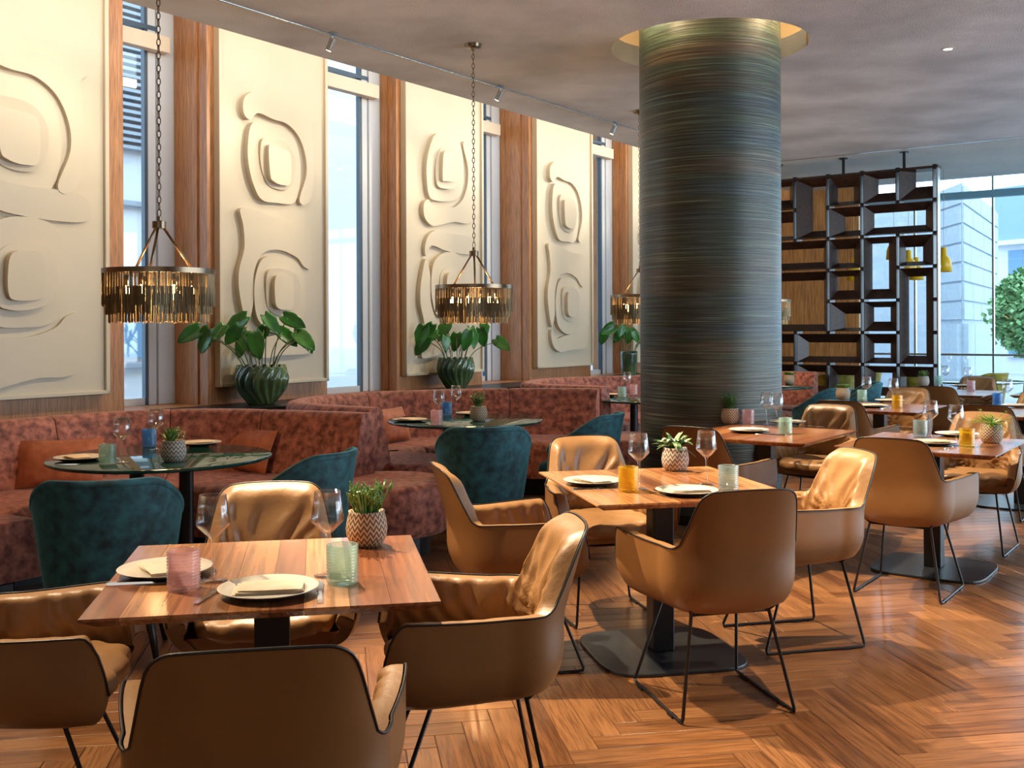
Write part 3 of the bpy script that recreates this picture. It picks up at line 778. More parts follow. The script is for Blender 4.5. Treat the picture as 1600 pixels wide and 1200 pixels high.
sbox(0, 7*CW, 0.0, 0.14, -0.06, 0.06).build('foot_rail', M['black_metal'], scr)

# yellow bell pendants beyond the screen
def make_bell():
    t = thing('bell_pendant', '', 'pendant lamp', group='yellow bell pendants beyond the screen')
    MB().lathe([(0.095, 0), (0.088, 0.13), (0.07, 0.19), (0.036, 0.225), (0.034, 0.33), (0.028, 0.335), (0.0, 0.336)], 24, cap=False).build('lamp_shade', M['yellow_lamp'], t, smooth=True, flat_angle=50, solid=0.006)
    MB().lathe([(0.01, 0.12), (0.03, 0.09), (0.03, 0.06), (0.005, 0.035)], 12).build('bulb', M['white'], t, smooth=True)
    MB().tube([(0, 0, 0.33), (0, 0, CEIL-2.2)], 0.003, 5).build('cord', M['brass'], t)
    return t
KB = Kind(make_bell)
for (px, y, z), lb in zip(((1475, 13.2, 2.20), (1432, 14.2, 2.14), (1397, 13.9, 2.42), (1335, 14.0, 2.12), (1420, 13.4, 2.18)),
        ('yellow bell pendant hanging clear of the screen edge', 'yellow bell pendant seen low through the right-hand screen cells', 'yellow bell pendant seen high through the wide screen cell', 'yellow bell pendant seen through the narrow screen cell nearest the column', 'yellow bell pendant just left of the screen edge')):
    k = KB.put(lb, (ray(px, y), y, z))

# ------------------------------------------------------------------ booths
def offset_path(pts, d):
    out = []
    for i in range(len(pts)):
        a = pts[max(i-1, 0)]; b = pts[min(i+1, len(pts)-1)]
        tx, ty = b[0]-a[0], b[1]-a[1]; l = math.hypot(tx, ty) or 1
        out.append((pts[i][0]+ty/l*d, pts[i][1]-tx/l*d))
    return out
def resample(pts, step):
    out = [pts[0]]; acc = 0
    for a, b in zip(pts[:-1], pts[1:]):
        l = math.hypot(b[0]-a[0], b[1]-a[1]); d = step-acc
        while d <= l:
            f = d/l; out.append((a[0]+(b[0]-a[0])*f, a[1]+(b[1]-a[1])*f)); d += step
        acc = l-(d-step)
    return out
def sweep(path, prof, i0, i1, endr=0.02):
    # prof: closed list of (offset inward, z); path in (s,t); insets the profile a little at both ends
    cz = sum(p[1] for p in prof)/len(prof); co_ = sum(p[0] for p in prof)/len(prof)
    rings = []
    def ring(i, f, shrink):
        a = path[max(i-1, 0)]; b = path[min(i+1, len(path)-1)]
        tx, ty = b[0]-a[0], b[1]-a[1]; l = math.hypot(tx, ty); tx /= l; ty /= l
        x, y = path[i][0]+tx*f, path[i][1]+ty*f
        r = []
        for o, z in prof:
            o2 = co_+(o-co_)*(1-shrink/0.3) ; z2 = cz+(z-cz)*(1-shrink/0.5)
            X, Y = W(x+ty*o2, y-tx*o2); r.append((X, Y, z2))
        return r
    rings.append(ring(i0, 0.003, endr)); rings.append(ring(i0, 0.012, endr*0.25))
    for i in range(i0+1, i1): rings.append(ring(i, 0, 0))
    rings.append(ring(i1, -0.012, endr*0.25)); rings.append(ring(i1, -0.003, endr))
    return MB().loft(rings)
def arcprof(a, b, z0, z1, r, slope=0):
    # rounded-top profile from offset a (outer) to b (inner)
    P = [(a, z0)]
    for k in range(5): q = pi-k*pi/8; P.append((a+r+r*cos(q), z1-r+r*sin(q)))
    for k in range(5): q = pi/2-k*pi/8; P.append((b-r+r*cos(q)-slope, z1-r+r*sin(q)))
    P.append((b, z0))
    return P
def pouf(outline, z0, z1, r, m, name, parent):
    cx = sum(p[0] for p in outline)/len(outline); cy = sum(p[1] for p in outline)/len(outline)
    def ins(d):
        R = []
        n = len(outline)
        for i in range(n):
            a, b = outline[i-1], outline[(i+1) % n]; tx, ty = b[0]-a[0], b[1]-a[1]; l = math.hypot(tx, ty) or 1
            R.append((outline[i][0]-ty/l*d, outline[i][1]+tx/l*d))
        return R
    rings = []
    for d, z in ((r*0.5, z0), (0, z0+r*0.6), (0, z1-r), (r*0.08, z1-r*0.6), (r*0.3, z1-r*0.27), (r*0.65, z1-r*0.06), (r*1.3, z1)):
        rings.append([W(p[0], p[1])+(z,) for p in ins(d)])
    return MB().loft(rings).build(name, m, parent, smooth=True, flat_angle=60)
SEATZ, BACKZ = 0.47, 0.885
def booth(pts, label, seams, pouf_c=None, pouf_r=0.40, start_c=None):
    t = thing('booth_sofa', label, 'sofa', group='rust velvet booth sofas')
    path = resample(catmull(pts, 12), 0.05)
    n = len(path)-1
    cut = [0]+[int(n*s) for s in seams]+[n]
    bp = arcprof(0.0, 0.15, 0.30, BACKZ, 0.05)
    bp[-1] = (0.27, 0.30); 
    for a, b in zip(cut[:-1], cut[1:]):
        sweep(path, bp, a, b).build('backrest', M['rust'], t, smooth=True, flat_angle=50)
    sp = arcprof(0.14, 0.86, 0.16, SEATZ, 0.06)
    for a, b in zip(cut[:-1], cut[1:]):
        sweep(path, sp, a, b, 0.012).build('seat', M['rust'], t, smooth=True, flat_angle=50)
    sweep(path, [(0.2, 0.0), (0.2, 0.16), (0.72, 0.16), (0.72, 0.0)], 0, n).build('plinth', M['black_metal'], t)
    if start_c:
        ol = [(start_c[0]+0.36*cos(2*pi*k/40), start_c[1]+0.36*sin(2*pi*k/40)) for k in range(40)]
        pouf(ol, 0.15, SEATZ+0.002, 0.06, M['rust'], 'end_seat', t)
    if pouf_c:
        ol = [(pouf_c[0]+pouf_r*cos(2*pi*k/40)*1.0, pouf_c[1]+pouf_r*1.0*sin(2*pi*k/40)) for k in range(40)]
        pouf(ol, 0.15, SEATZ+0.004, 0.06, M['rust'], 'end_seat', t)
        ol = [(pouf_c[0]+(pouf_r-.12)*cos(2*pi*k/24), pouf_c[1]+(pouf_r-.12)*sin(2*pi*k/24)) for k in range(24)]
        MB().prism([W(*p) for p in ol], 0, 0.16).build('end_plinth', M['black_metal'], t)
    return t
b1 = [(1.9,4.7),(1.9,5.3),(2.15,5.75),(2.6,5.92),(3.17,5.92),(3.7,5.95),(4.08,5.88),(4.36,5.66),(4.54,5.35),(4.64,4.98),(4.72,4.66),(4.76,4.42)]
tmpl = [(0.0,4.7),(0.0,5.25),(.2,5.7),(.6,5.93),(1.0,6.0),(1.45,5.93),(1.98,5.64),(2.35,5.3),(2.6,4.95),(2.75,4.6)]
booth(b1, 'rust velvet booth sofa curving round the foremost round marble table', (0.22, 0.52, 0.70, 0.85), (4.60, 4.24), 0.40)
booth([(a+4.96, b) for a, b in tmpl], 'rust velvet booth sofa curving round the middle round marble table', (0.24, 0.50, 0.82), (7.55, 4.35), 0.42, (5.46, 4.72))
booth([(a+7.9, b) for a, b in tmpl], 'rust velvet booth sofa partly hidden by the column, third along the window wall', (0.24, 0.50, 0.82), (10.5, 4.35), 0.42)
booth([(10.9,5.6),(11.4,5.3),(11.75,4.8),(11.88,4.4),(11.9,4.15)], 'rust velvet booth sofa right of the column in front of the screen', (0.5,))

def pillow(label, x, y, z, w, h, rz, lean):
    mb = MB(); n = 10
    def f(u, v, sgn):
        a, b = 2*u-1, 2*v-1
        th = 0.065*(1-a**4)*(1-b**4)
        e = 1-0.05*(1-abs(a))*(abs(b)**3) ; e2 = 1-0.05*(1-abs(b))*(abs(a)**3)
        X, Z = a*w/2*e2, b*h/2*e; Y = sgn*(th+0.004)
        return (X, Y*cos(lean)-Z*sin(lean)*-1*0 - Z*sin(lean), Z*cos(lean)+Y*sin(lean)*0+h/2*cos(lean))
    mb.grid(lambda u, v: f(u, v, 1), n, n); mb.grid(lambda u, v: f(v, u, -1), n, n)
    o = mb.build('throw_pillow', M['rust_pillow'], smooth=True); o.location = (x, y, z*K); o.rotation_euler = (0, 0, rz)
    tag(o, label, 'pillow', 'rust throw pillows'); return o

# ------------------------------------------------------------------ leather tub chair
def plan(u, w=1.0):
    # u -1..1 round the tub; returns x,y of the outer rim line
    a = abs(u); sg = 1 if u >= 0 else -1
    if a < 0.5:
        ph = a/0.5*pi/2
        x = 0.245*sin(ph)**0.72 if ph > 0 else 0; y = -0.10-0.165*max(cos(ph), 0)**0.8
    else:
        q = (a-0.5)/0.5
        x = 0.245+0.05*sin(q*pi/2*1.0)-0.02*max(0, (q-0.8)/0.2)**2; y = -0.10+0.335*q
    return sg*x, y
def rimh(u):
    a = abs(u)
    arm = 0.635+0.012*sstep(0.5, 1, a) - 0.16*max(0, (a-0.91)/0.09)**2.2
    back = 0.862-0.012*(a/0.2)**2-0.035*max(0,(a-0.13)/0.1)**2 if a < 0.30 else 0.70
    return arm+(back-arm)*(1-sstep(0.205, 0.37, a)**0.85)
ZB = 0.385
def outer(u, w):
    x, y = plan(u); h = rimh(u); z = ZB+(h-ZB)*w
    zz = min(1, (z-ZB)/0.14); f = 0.70+0.30*sqrt(max(0, 1-(1-zz)**2))
    lean = -0.10*max(0, z-0.60) - 0.16*max(0, z-0.62)*(1-sstep(0.2, 0.5, abs(u)))
    yc = -0.02
    return (x*f, yc+(y-yc)*f+lean, z)
def inner(u, w, thick=0.045):
    # w: 0 rim .. 1 seat
    e = 0.002
    x0, y0 = plan(max(-1, u-0.01)); x1, y1 = plan(min(1, u+0.01))
    tx, ty = x1-x0, y1-y0; l = math.hypot(tx, ty) or 1; nx, ny = -ty/l, tx/l     # inward
    h = rimh(u); zlow = 0.455
    z = h+(zlow-h)*w
    roll = sin(min(1, w*6)*pi/2)
    d = 0.006+thick*roll + 0.014*sin(w*pi)
    zz = z + 0.014*sin(min(1, w*5)*pi)
    x, y = plan(u)
    lean = -0.10*max(0, z-0.60) - 0.16*max(0, z-0.62)*(1-sstep(0.2, 0.5, abs(u)))
    # folds gathered low at the middle of the back and at the corners
    fold = 0
    bx, bz = u/0.5, (z-0.56)
    ang = atan2(bz, bx*0.28+1e-6); rr = math.hypot(bz, bx*0.28)
    fold += 0.010*(1-abs(sin(ang*9+1.2*sin(rr*16)))*2)*math.exp(-(rr/0.22)**2)*sstep(0.0, 0.05, rr)*sstep(0, .12, w)
    fold += 0.004*sin(u*70+4*sin(z*18))*sstep(0.45, 0.6, abs(u))*sstep(0, 0.2, w)
    fold += 0.003*sin(u*43+z*30)*sstep(0, 0.2, w)
    d += fold
    return (x+nx*d, y+ny*d+lean, zz)
def make_chair():
    t = thing('dining_chair', '', 'chair', group='tan leather dining chairs')
    NU = 110
    mb = MB(); mb.grid(lambda a, b: outer(1-2*a, b), NU, 12)
    # underside
    def under(a, b):
        uu = a; xl = outer(-uu, 0); xr = outer(uu, 0)
        return (xl[0]+(xr[0]-xl[0])*b, xl[1], ZB-0.012*sin(b*pi)*sin(min(1, a*2)*pi/2))
    mb.grid(under, 20, 8)
    # close the front below the seat and the arm fronts
    def front(a, b):
        xl = outer(-1, 0); xr = outer(1, 0)
        x = xl[0]+(xr[0]-xl[0])*a
        return (x*(1+0.5*b*b*0.6), xl[1]+0.03*b, ZB+0.055*b)
    mb.grid(front, 10, 4)
    def arm(sg):
        def f(a, b):
            o = outer(sg, b); i = inner(sg, 1-b)
            return tuple(o[k]+(i[k]-o[k])*a for k in range(3))
        return f
    mb.grid(arm(1), 4, 12); mb.grid(arm(-1), 4, 12)
    mb.build('shell', M['leather'], t, smooth=True, flat_angle=70)
    mb = MB(); mb.grid(lambda a, b: inner(2*a-1, b), 150, 34)
    mb.build('lining', M['soft_leather'], t, smooth=True)
    pts = []
    for i in range(NU+1):
        u = -1+2*i/NU; x, y, z = outer(u, 1.0); pts.append((x, y, z+0.001))
    mb = MB(); mb.tube(pts, 0.0033, 6); mb.build('piping', M['piping'], t, smooth=True)
    # seat cushion
    mb = MB()
    def seat(a, b):
        th = 2*pi*a; ph = -pi/2+pi*b
        c = abs(cos(th))**0.55*(1 if cos(th) >= 0 else -1); s = abs(sin(th))**0.55*(1 if sin(th) >= 0 else -1)
        r = max(0, cos(ph))**0.42
        x = 0.218*c*r; y = -0.005+0.222*s*r
        z = 0.455+0.047*(abs(sin(ph))**0.7)*(1 if ph > 0 else -1)
        z += (0.004*sin(x*60+3*sin(y*25))+0.004*sin(y*55+x*20))*(1 if ph > -1.2 else 0)*max(0, r)
        if s > 0.4: y += 0.006*sin(x*80)*r
        return (x, y, z)
    mb.grid(seat, 56, 18); mb.build('seat', M['soft_leather'], t, smooth=True)
    for sg in (-1, 1):
        p = [(sg*0.165, -0.185, 0.415), (sg*0.145, -0.150, 0.375), (sg*0.205, -0.215, 0.02), (sg*0.207, -0.210, 0.008), (sg*0.208, -0.19, 0.006),
             (sg*0.208, 0.20, 0.006), (sg*0.207, 0.222, 0.008), (sg*0.205, 0.225, 0.02), (sg*0.145, 0.10, 0.375), (sg*0.165, 0.14, 0.415)]
        mb = MB(); mb.tube(p, 0.0062, 8); leg = mb.build('sled_leg', M['black_metal'], t, smooth=True)
        for yy in (-0.13, 0.15):
            MB().box(sg*0.208-0.011, sg*0.208+0.011, yy-0.022, yy+0.022, 0.0, 0.006).build('foot_pad', M['black_metal'], leg)
    for yy in (-0.150, 0.10):
        mb = MB(); mb.tube([(-0.145, yy, 0.375), (0.145, yy, 0.375)], 0.0055, 6); mb.build('cross_bar', M['black_metal'], t, smooth=True)
    for sg in (-1, 1):
        mb = MB(); mb.tube([(sg*0.145, -0.150, 0.375), (sg*0.10, -0.185, 0.41)], 0.005, 6); mb.build('brace', M['black_metal'], t, smooth=True)
    return t
KC = Kind(make_chair)
D = radians
CH = [(-0.49, 2.06, 10, 'tan leather armchair in the front with its back to us at the nearest wooden table'),
      (-1.24, 2.73, -80, 'tan leather armchair cut off by the picture edge at the nearest wooden table'),
      (-0.13, 2.88, 98, 'tan leather armchair seen side on, right of the nearest wooden table'),
      (-0.78, 3.33, 190, 'tan leather armchair facing us behind the nearest wooden table'),
      (0.715, 3.74, 14, 'tan leather armchair with its back to us at the table before the column'),
      (0.013, 4.18, -78, 'tan leather armchair left of the table before the column, facing right'),
      (0.43, 4.86, 194, 'tan leather armchair facing us behind the table before the column'),
      (1.20, 4.47, 103, 'tan leather armchair right of the table before the column, facing left'),
      (1.14, 5.88, -36, 'tan leather armchair with its back to us against the column'),
      (2.02, 6.95, 144, 'tan leather armchair facing us across the table beside the column'),
      (2.0, 5.27, -36, 'tan leather armchair with its back to us at the table with the feathery fern'),
      (2.78, 6.29, 144, 'tan leather armchair facing us behind the feathery fern'),
      (2.56, 7.85, -36, 'tan leather armchair with its back to us at the table with the rosette succulent'),
      (3.33, 8.98, 144, 'tan leather armchair facing us behind the pale yellow tumbler'),
      (3.40, 7.36, -36, 'tan leather armchair with its back to us right behind the fern'),
      (4.2, 8.35, 144, 'tan leather armchair cut off by the picture edge, facing us behind the blue tumbler'),
      (3.98, 9.62, -36, 'tan leather armchair with its back to us at the table nearest the far glazing'),
      (4.85, 11.0, 144, 'tan leather armchair facing us at the table nearest the far glazing')]
for x, y, a, lb in CH: KC.put(lb, (x, y, 0), D(a))

# ------------------------------------------------------------------ velvet tub chair
def make_tub(m):
    def make():
        t = thing('tub_chair', '', 'chair')
        def pl(u):
            a = u*2.25; return (0.275*sin(a)*(1+0.06*abs(u)), -0.02-0.27*cos(a))
        def rh(u):
            a = abs(u); return 0.80-0.20*sstep(0.30, 0.95, a)-0.05*max(0, (a-0.9)/0.1)**2
        def out(u, w):
            x, y = pl(u); h = rh(u); z = 0.27+(h-0.27)*w; f = 0.80+0.20*w**0.8
            if w < 0.12: f *= 0.93+0.07*(w/0.12)
            return (x*f, y*f-0.06*max(0, z-0.5), z)
        def inn(u, w):
            x, y = pl(u); h = rh(u); z = h+(0.43-h)*w; f0 = (0.80+0.20*((z-0.27)/(h-0.27))**0.8)
            d = 0.05*sin(min(1, w*6)*pi/2)+0.02*w; r = math.hypot(x, y); f = f0*(r-d)/r
            return (x*f, y*f-0.06*max(0, z-0.5), z+0.016*sin(min(1, w*5)*pi))
        mb = MB(); mb.grid(lambda a, b: out(1-2*a, b), 56, 12)
        def arm(sg):
            def f(a, b):
                o = out(sg, b); i = inn(sg, 1-b); return tuple(o[k]+(i[k]-o[k])*a for k in range(3))
            return f
        mb.grid(arm(1), 3, 10); mb.grid(arm(-1), 3, 10)
        mb.grid(lambda a, b: (lambda l, r: (l[0]+(r[0]-l[0])*b, l[1]+(r[1]-l[1])*b, 0.27))(out(-a, 0), out(a, 0)), 16, 6)
        mb.build('shell', m, t, smooth=True, flat_angle=75)
        mb = MB(); mb.grid(lambda a, b: inn(2*a-1, b), 56, 12); mb.build('lining', m, t, smooth=True)
        mb = MB(); mb.tube([(out(-1+2*i/48, 1)[0]*0.955, out(-1+2*i/48, 1)[1]*0.955, out(-1+2*i/48, 1)[2]+0.004) for i in range(49)], 0.019, 8); mb.build('rolled_rim', m, t, smooth=True)
        mb = MB()
        def seat(a, b):
            th = 2*pi*a; ph = -pi/2+pi*b; r = max(0, cos(ph))**0.4
            c = abs(cos(th))**0.75*(1 if cos(th) >= 0 else -1); s = abs(sin(th))**0.75*(1 if sin(th) >= 0 else -1)
            return (0.235*c*r, 0.03+0.235*s*r, 0.40+0.07*(abs(sin(ph))**0.7)*(1 if ph > 0 else -1))
        mb.grid(seat, 32, 12); mb.build('seat', m, t, smooth=True)
        for sx in (-1, 1):
            for sy in (-1, 1):
                mb = MB(); mb.tube([(sx*0.15, sy*0.13, 0.30), (sx*0.20, sy*0.19, 0.0)], [0.02, 0.011], 8); mb.build('leg', M['black_metal'], t, smooth=True)
        return t
    return make
KT = Kind(make_tub(M['teal']))
for x, y, a, lb in ((-1.63, 4.24, 14, 'teal velvet tub chair with its back to us before the foremost round table'),
                    (-1.04, 4.98, 72, 'teal velvet tub chair turned side on beside the foremost round table'),
                    (-0.17, 6.32, 6, 'teal velvet tub chair with its back to us before the middle round table'),
                    (0.46, 7.10, 68, 'teal velvet tub chair turned side on beside the middle round table'),
                    (2.95, 10.05, 45, 'teal velvet tub chair right of the column'),
                    (3.55, 10.9, 80, 'teal velvet tub chair half hidden behind the rosette succulent')):
    KT.put(lb, (x, y, 0), D(a), 'teal velvet tub chairs')
KM = Kind(make_tub(M['mustard']))
for x, y, a, lb in ((4.9, 12.6, -30, 'mustard velvet tub chair just right of the screen edge'), (5.9, 13.1, 30, 'mustard velvet tub chair at the round table by the glazing'),
                    (3.95, 12.9, 0, 'mustard velvet tub chair seen through the low screen cells'), (4.5, 13.6, 60, 'mustard velvet tub chair behind the screen edge')):
    KM.put(lb, (x, y, 0), D(a), 'mustard velvet tub chairs')

# ------------------------------------------------------------------ wooden tables
def make_table(w, d):
    def make():
        t = thing('wooden_table', '', 'table')
        rd = random.Random(11)
        n = 8; xs = [-w/2]
        cuts = sorted(rd.uniform(-w/2+0.05, w/2-0.05) for _ in range(60))
        xs = [-w/2+w*k/n+(rd.uniform(-0.018, 0.018) if 0 < k < n else 0) for k in range(n+1)]
        for k in range(n):
            a, b = xs[k], xs[k+1]; g = 0.0004
            e0 = 0.032
            # staves; the outer edge is cut back underneath
            al = a+(e0 if k == 0 else g); bl = b-(e0 if k == n-1 else g)
            at, bt = a+(0 if k == 0 else g), b-(0 if k == n-1 else g)
            mb = MB()
            mb.loft([[(al, -d/2+e0, 0.722), (bl, -d/2+e0, 0.722), (bl, d/2-e0, 0.722), (al, d/2-e0, 0.722)],
                     [(at, -d/2, 0.743), (bt, -d/2, 0.743), (bt, d/2, 0.743), (at, d/2, 0.743)],
                     [(at, -d/2, 0.75), (bt, -d/2, 0.75), (bt, d/2, 0.75), (at, d/2, 0.75)]])
            mb.build('stave', M['walnut'], t)
        MB().box(-0.18, 0.18, -0.18, 0.18, 0.712, 0.7215).build('top_plate', M['black_metal'], t)
        MB().box(-0.045, 0.045, -0.045, 0.045, 0.014, 0.712).build('pedestal', M['black_metal'], t, bevel=0.006)
        pts = []
        for k in range(64):
            a = 2*pi*k/64; c, s = cos(a), sin(a); e = 0.42
            r = 1
            x = 0.295*abs(c)**e*(1 if c >= 0 else -1); y = 0.295*abs(s)**e*(1 if s >= 0 else -1)
            pts.append((x, y))
        MB().prism(pts, 0.0, 0.014).build('base_plate', M['plate_metal'], t, bevel=0.003)
        return t
    return make
TN = 'the nearest wooden table'
KW = Kind(make_table(0.80, 0.80)); KW2 = Kind(make_table(0.80, 0.90))
N_ = (-0.631, 2.758, D(10.5)); Mi = (0.607, 4.272, D(12)); Aa = (1.54, 6.30, -TH); Bb = (2.315, 5.73, -TH); Cc = (2.94, 8.33, -TH); Dd = (3.78, 7.75, -TH); Ee = (4.27, 10.2, -TH); Ff = (5.2, 9.8, -TH)
KW.put('square walnut table nearest the camera with pink tumbler and succulent', (N_[0], N_[1], 0), N_[2], 'walnut dining tables')
for T_, lb in ((Mi, 'walnut table before the column with yellow tumbler and striped plant'), (Aa, 'walnut table touching the column foot with a bushy herb pot'),
              (Bb, 'walnut table with the feathery lime fern'), (Cc, 'walnut table with rosette succulent before the screen'), (Dd, 'walnut table with the blue tumbler, cut off by the picture edge'),
              (Ee, 'small walnut table with pale pink tumbler by the far glazing'), (Ff, 'walnut table at the picture edge by the far glazing, only its corner showing')):
    KW2.put(lb, (T_[0], T_[1], 0), T_[2], 'walnut dining tables')

# round marble tables
def make_round():
    t = thing('round_table', '', 'table', group='round green marble tables')
    R = 0.545
    MB().lathe([(R-0.012, 0.728), (R-0.002, 0.732), (R, 0.738), (R-0.001, 0.746), (R-0.008, 0.75)], 96).build('tabletop', M['marble'], t, smooth=True, flat_angle=50)
    MB().lathe([(0.3, 0.716), (0.3, 0.7275)], 32).build('top_plate', M['black_metal'], t)
    for x in (-0.125, 0.125): MB().lathe([(0.036, 0.014), (0.036, 0.716)], 20, (x, 0, 0)).build('pedestal', M['black_metal'], t, smooth=True, flat_angle=50)
    MB().lathe([(0.34, 0.0), (0.34, 0.012), (0.33, 0.015)], 48).build('base_plate', M['plate_metal'], t, smooth=True, flat_angle=50)
    return t
KR = Kind(make_round)
R1, R2, R3, R4, R5 = (-1.765, 5.28), (-0.32, 7.34), (1.24, 9.5), (2.75, 11.45), (5.45, 12.3)
for P_, lb in ((R1, 'round green marble table in the foremost booth'), (R2, 'round green marble table in the middle booth'), (R3, 'round green marble table left of the column in the third booth'),
              (R4, 'round green marble table right of the column in front of the screen'), (R5, 'round dark table between mustard chairs by the far glazing')):
    KR.put(lb, (P_[0], P_[1], 0), 0.12 if P_ != R1 else 0.0)

# ------------------------------------------------------------------ tableware
def make_wine():
    t = thing('wine_glass', '', 'wine glass', group='wine glasses on the tables')
    MB().lathe([(0.0, 0.0015), (0.034, 0.001), (0.035, 0.003), (0.012, 0.006), (0.0045, 0.016), (0.0038, 0.05), (0.0038, 0.105), (0.006, 0.118)], 24, cap=False).build('stem', M['glass'], t, smooth=True)
    MB().lathe([(0.006, 0.118), (0.020, 0.131), (0.041, 0.154), (0.0425, 0.160), (0.039, 0.19), (0.0335, 0.238), (0.033, 0.2385), (0.038, 0.19), (0.0412, 0.161), (0.039, 0.155), (0.018, 0.133), (0.0, 0.122)], 32, cap=False).build('bowl', M['glass'], t, smooth=True)
    return t
def make_tumbler(m):
    def make():
        o = bpy.data.objects.new('x', None)
        mb = MB(); prof = [(0.0, 0.0), (0.034, 0.0), (0.038, 0.003)]
        z = 0.006; k = 0
        while z < 0.100:
            prof += [(0.0385, z), (0.0398, z+0.003), (0.0385, z+0.006)]; z += 0.0085
        prof += [(0.0385, 0.106), (0.0362, 0.1065), (0.0355, 0.10), (0.0350, 0.016), (0.0, 0.012)]
        n = 48; rings = []
        for i, (r, zz) in enumerate(prof):
            bead = 0.0009 if 0.0395 < r < 0.0400 else 0
            rings.append([((r+bead*cos(j*pi))*cos(2*pi*j/n), (r+bead*cos(j*pi))*sin(2*pi*j/n), zz) for j in range(n)])
        mb.loft(rings, cap=False)
        bpy.data.objects.remove(o)
        ob = mb.build('tumbler', m, smooth=True); ob['category'] = 'glass tumbler'; return ob
    return make
def make_plate():
    t = thing('dinner_plate', '', 'plate', group='stoneware plates')
    MB().lathe([(0.0, 0.008), (0.095, 0.008), (0.117, 0.018), (0.120, 0.0205), (0.119, 0.0215), (0.093, 0.0115), (0.0, 0.0115)], 48, cap=False).build('dish', M['white'], t, smooth=True)
    MB().lathe([(0.05, 0.0), (0.055, 0.001), (0.09, 0.006), (0.1195, 0.0200), (0.1165, 0.0175), (0.094, 0.0075), (0.0, 0.0075)], 48, cap=False).build('underside', M['plate_dark'], t, smooth=True)
    return t
def make_napkin():
    mb = MB(); rd = random.Random(2)
    for k, (w, d, a, z) in enumerate(((0.165, 0.105, 0, 0.0), (0.160, 0.098, 0.03, 0.005), (0.150, 0.092, -0.03, 0.010))):
        f = len(mb.v)
        def g(u, v, top):
            x, y = (u-0.5)*w, (v-0.5)*d
            e = (1-abs(2*u-1)**6)*(1-abs(2*v-1)**6)
            return (x, y*(1+0.06*sin(u*5)), z+0.001+(0.0045+0.002*sin(u*7+v*3+k))*e*top)
        mb.grid(lambda u, v: g(u, v, 1), 12, 8); mb.grid(lambda u, v: g(v, u, 0), 8, 12)
        mb.move(0.004*k, -0.003*k, 0, a, f)
    ob = mb.build('napkin', M['napkin'], smooth=True); ob['category'] = 'napkin'; ob['group'] = 'folded linen napkins'; return ob
def make_fork():
    mb = MB()
    mb.loft([[(-w, y, z), (w, y, z), (w, y, z+0.002), (-w, y, z+0.002)] for y, w, z in ((-0.1, 0.006, 0.002), (-0.095, 0.0075, 0.002), (-0.03, 0.004, 0.005), (0.02, 0.003, 0.006), (0.045, 0.011, 0.002), (0.055, 0.0115, 0.002))])
    for k in range(4):
        x = -0.0095+k*0.0063
        mb.loft([[(x-w, y, z), (x+w, y, z), (x+w, y, z+0.0015), (x-w, y, z+0.0015)] for y, w, z in ((0.053, 0.0018, 0.002), (0.075, 0.0016, 0.003), (0.095, 0.0010, 0.006))])
    ob = mb.build('fork', M['silver'], smooth=True, flat_angle=40); ob['category'] = 'fork'; ob['group'] = 'steel forks'; return ob
def make_knife():
    mb = MB()
    mb.loft([[(-w, y, 0.0), (w, y, 0.0), (w*0.8, y, h), (-w*0.8, y, h)] for y, w, h in ((-0.11, 0.006, 0.005), (-0.10, 0.0075, 0.007), (-0.02, 0.0055, 0.006), (0.0, 0.004, 0.005), (0.01, 0.009, 0.002), (0.08, 0.0095, 0.002), (0.105, 0.003, 0.0015))])
    ob = mb.build('knife', M['silver'], smooth=True, flat_angle=40); ob['category'] = 'knife'; ob['group'] = 'steel knives'; return ob
KG = Kind(make_wine); KPl = Kind(make_plate); KN = Kind(make_napkin); KF = Kind(make_fork); KK = Kind(make_knife)
KTm = {c: Kind(make_tumbler(M[c])) for c in ('pink', 'green', 'smoke', 'yellow', 'blue')}
TZ = 0.7502

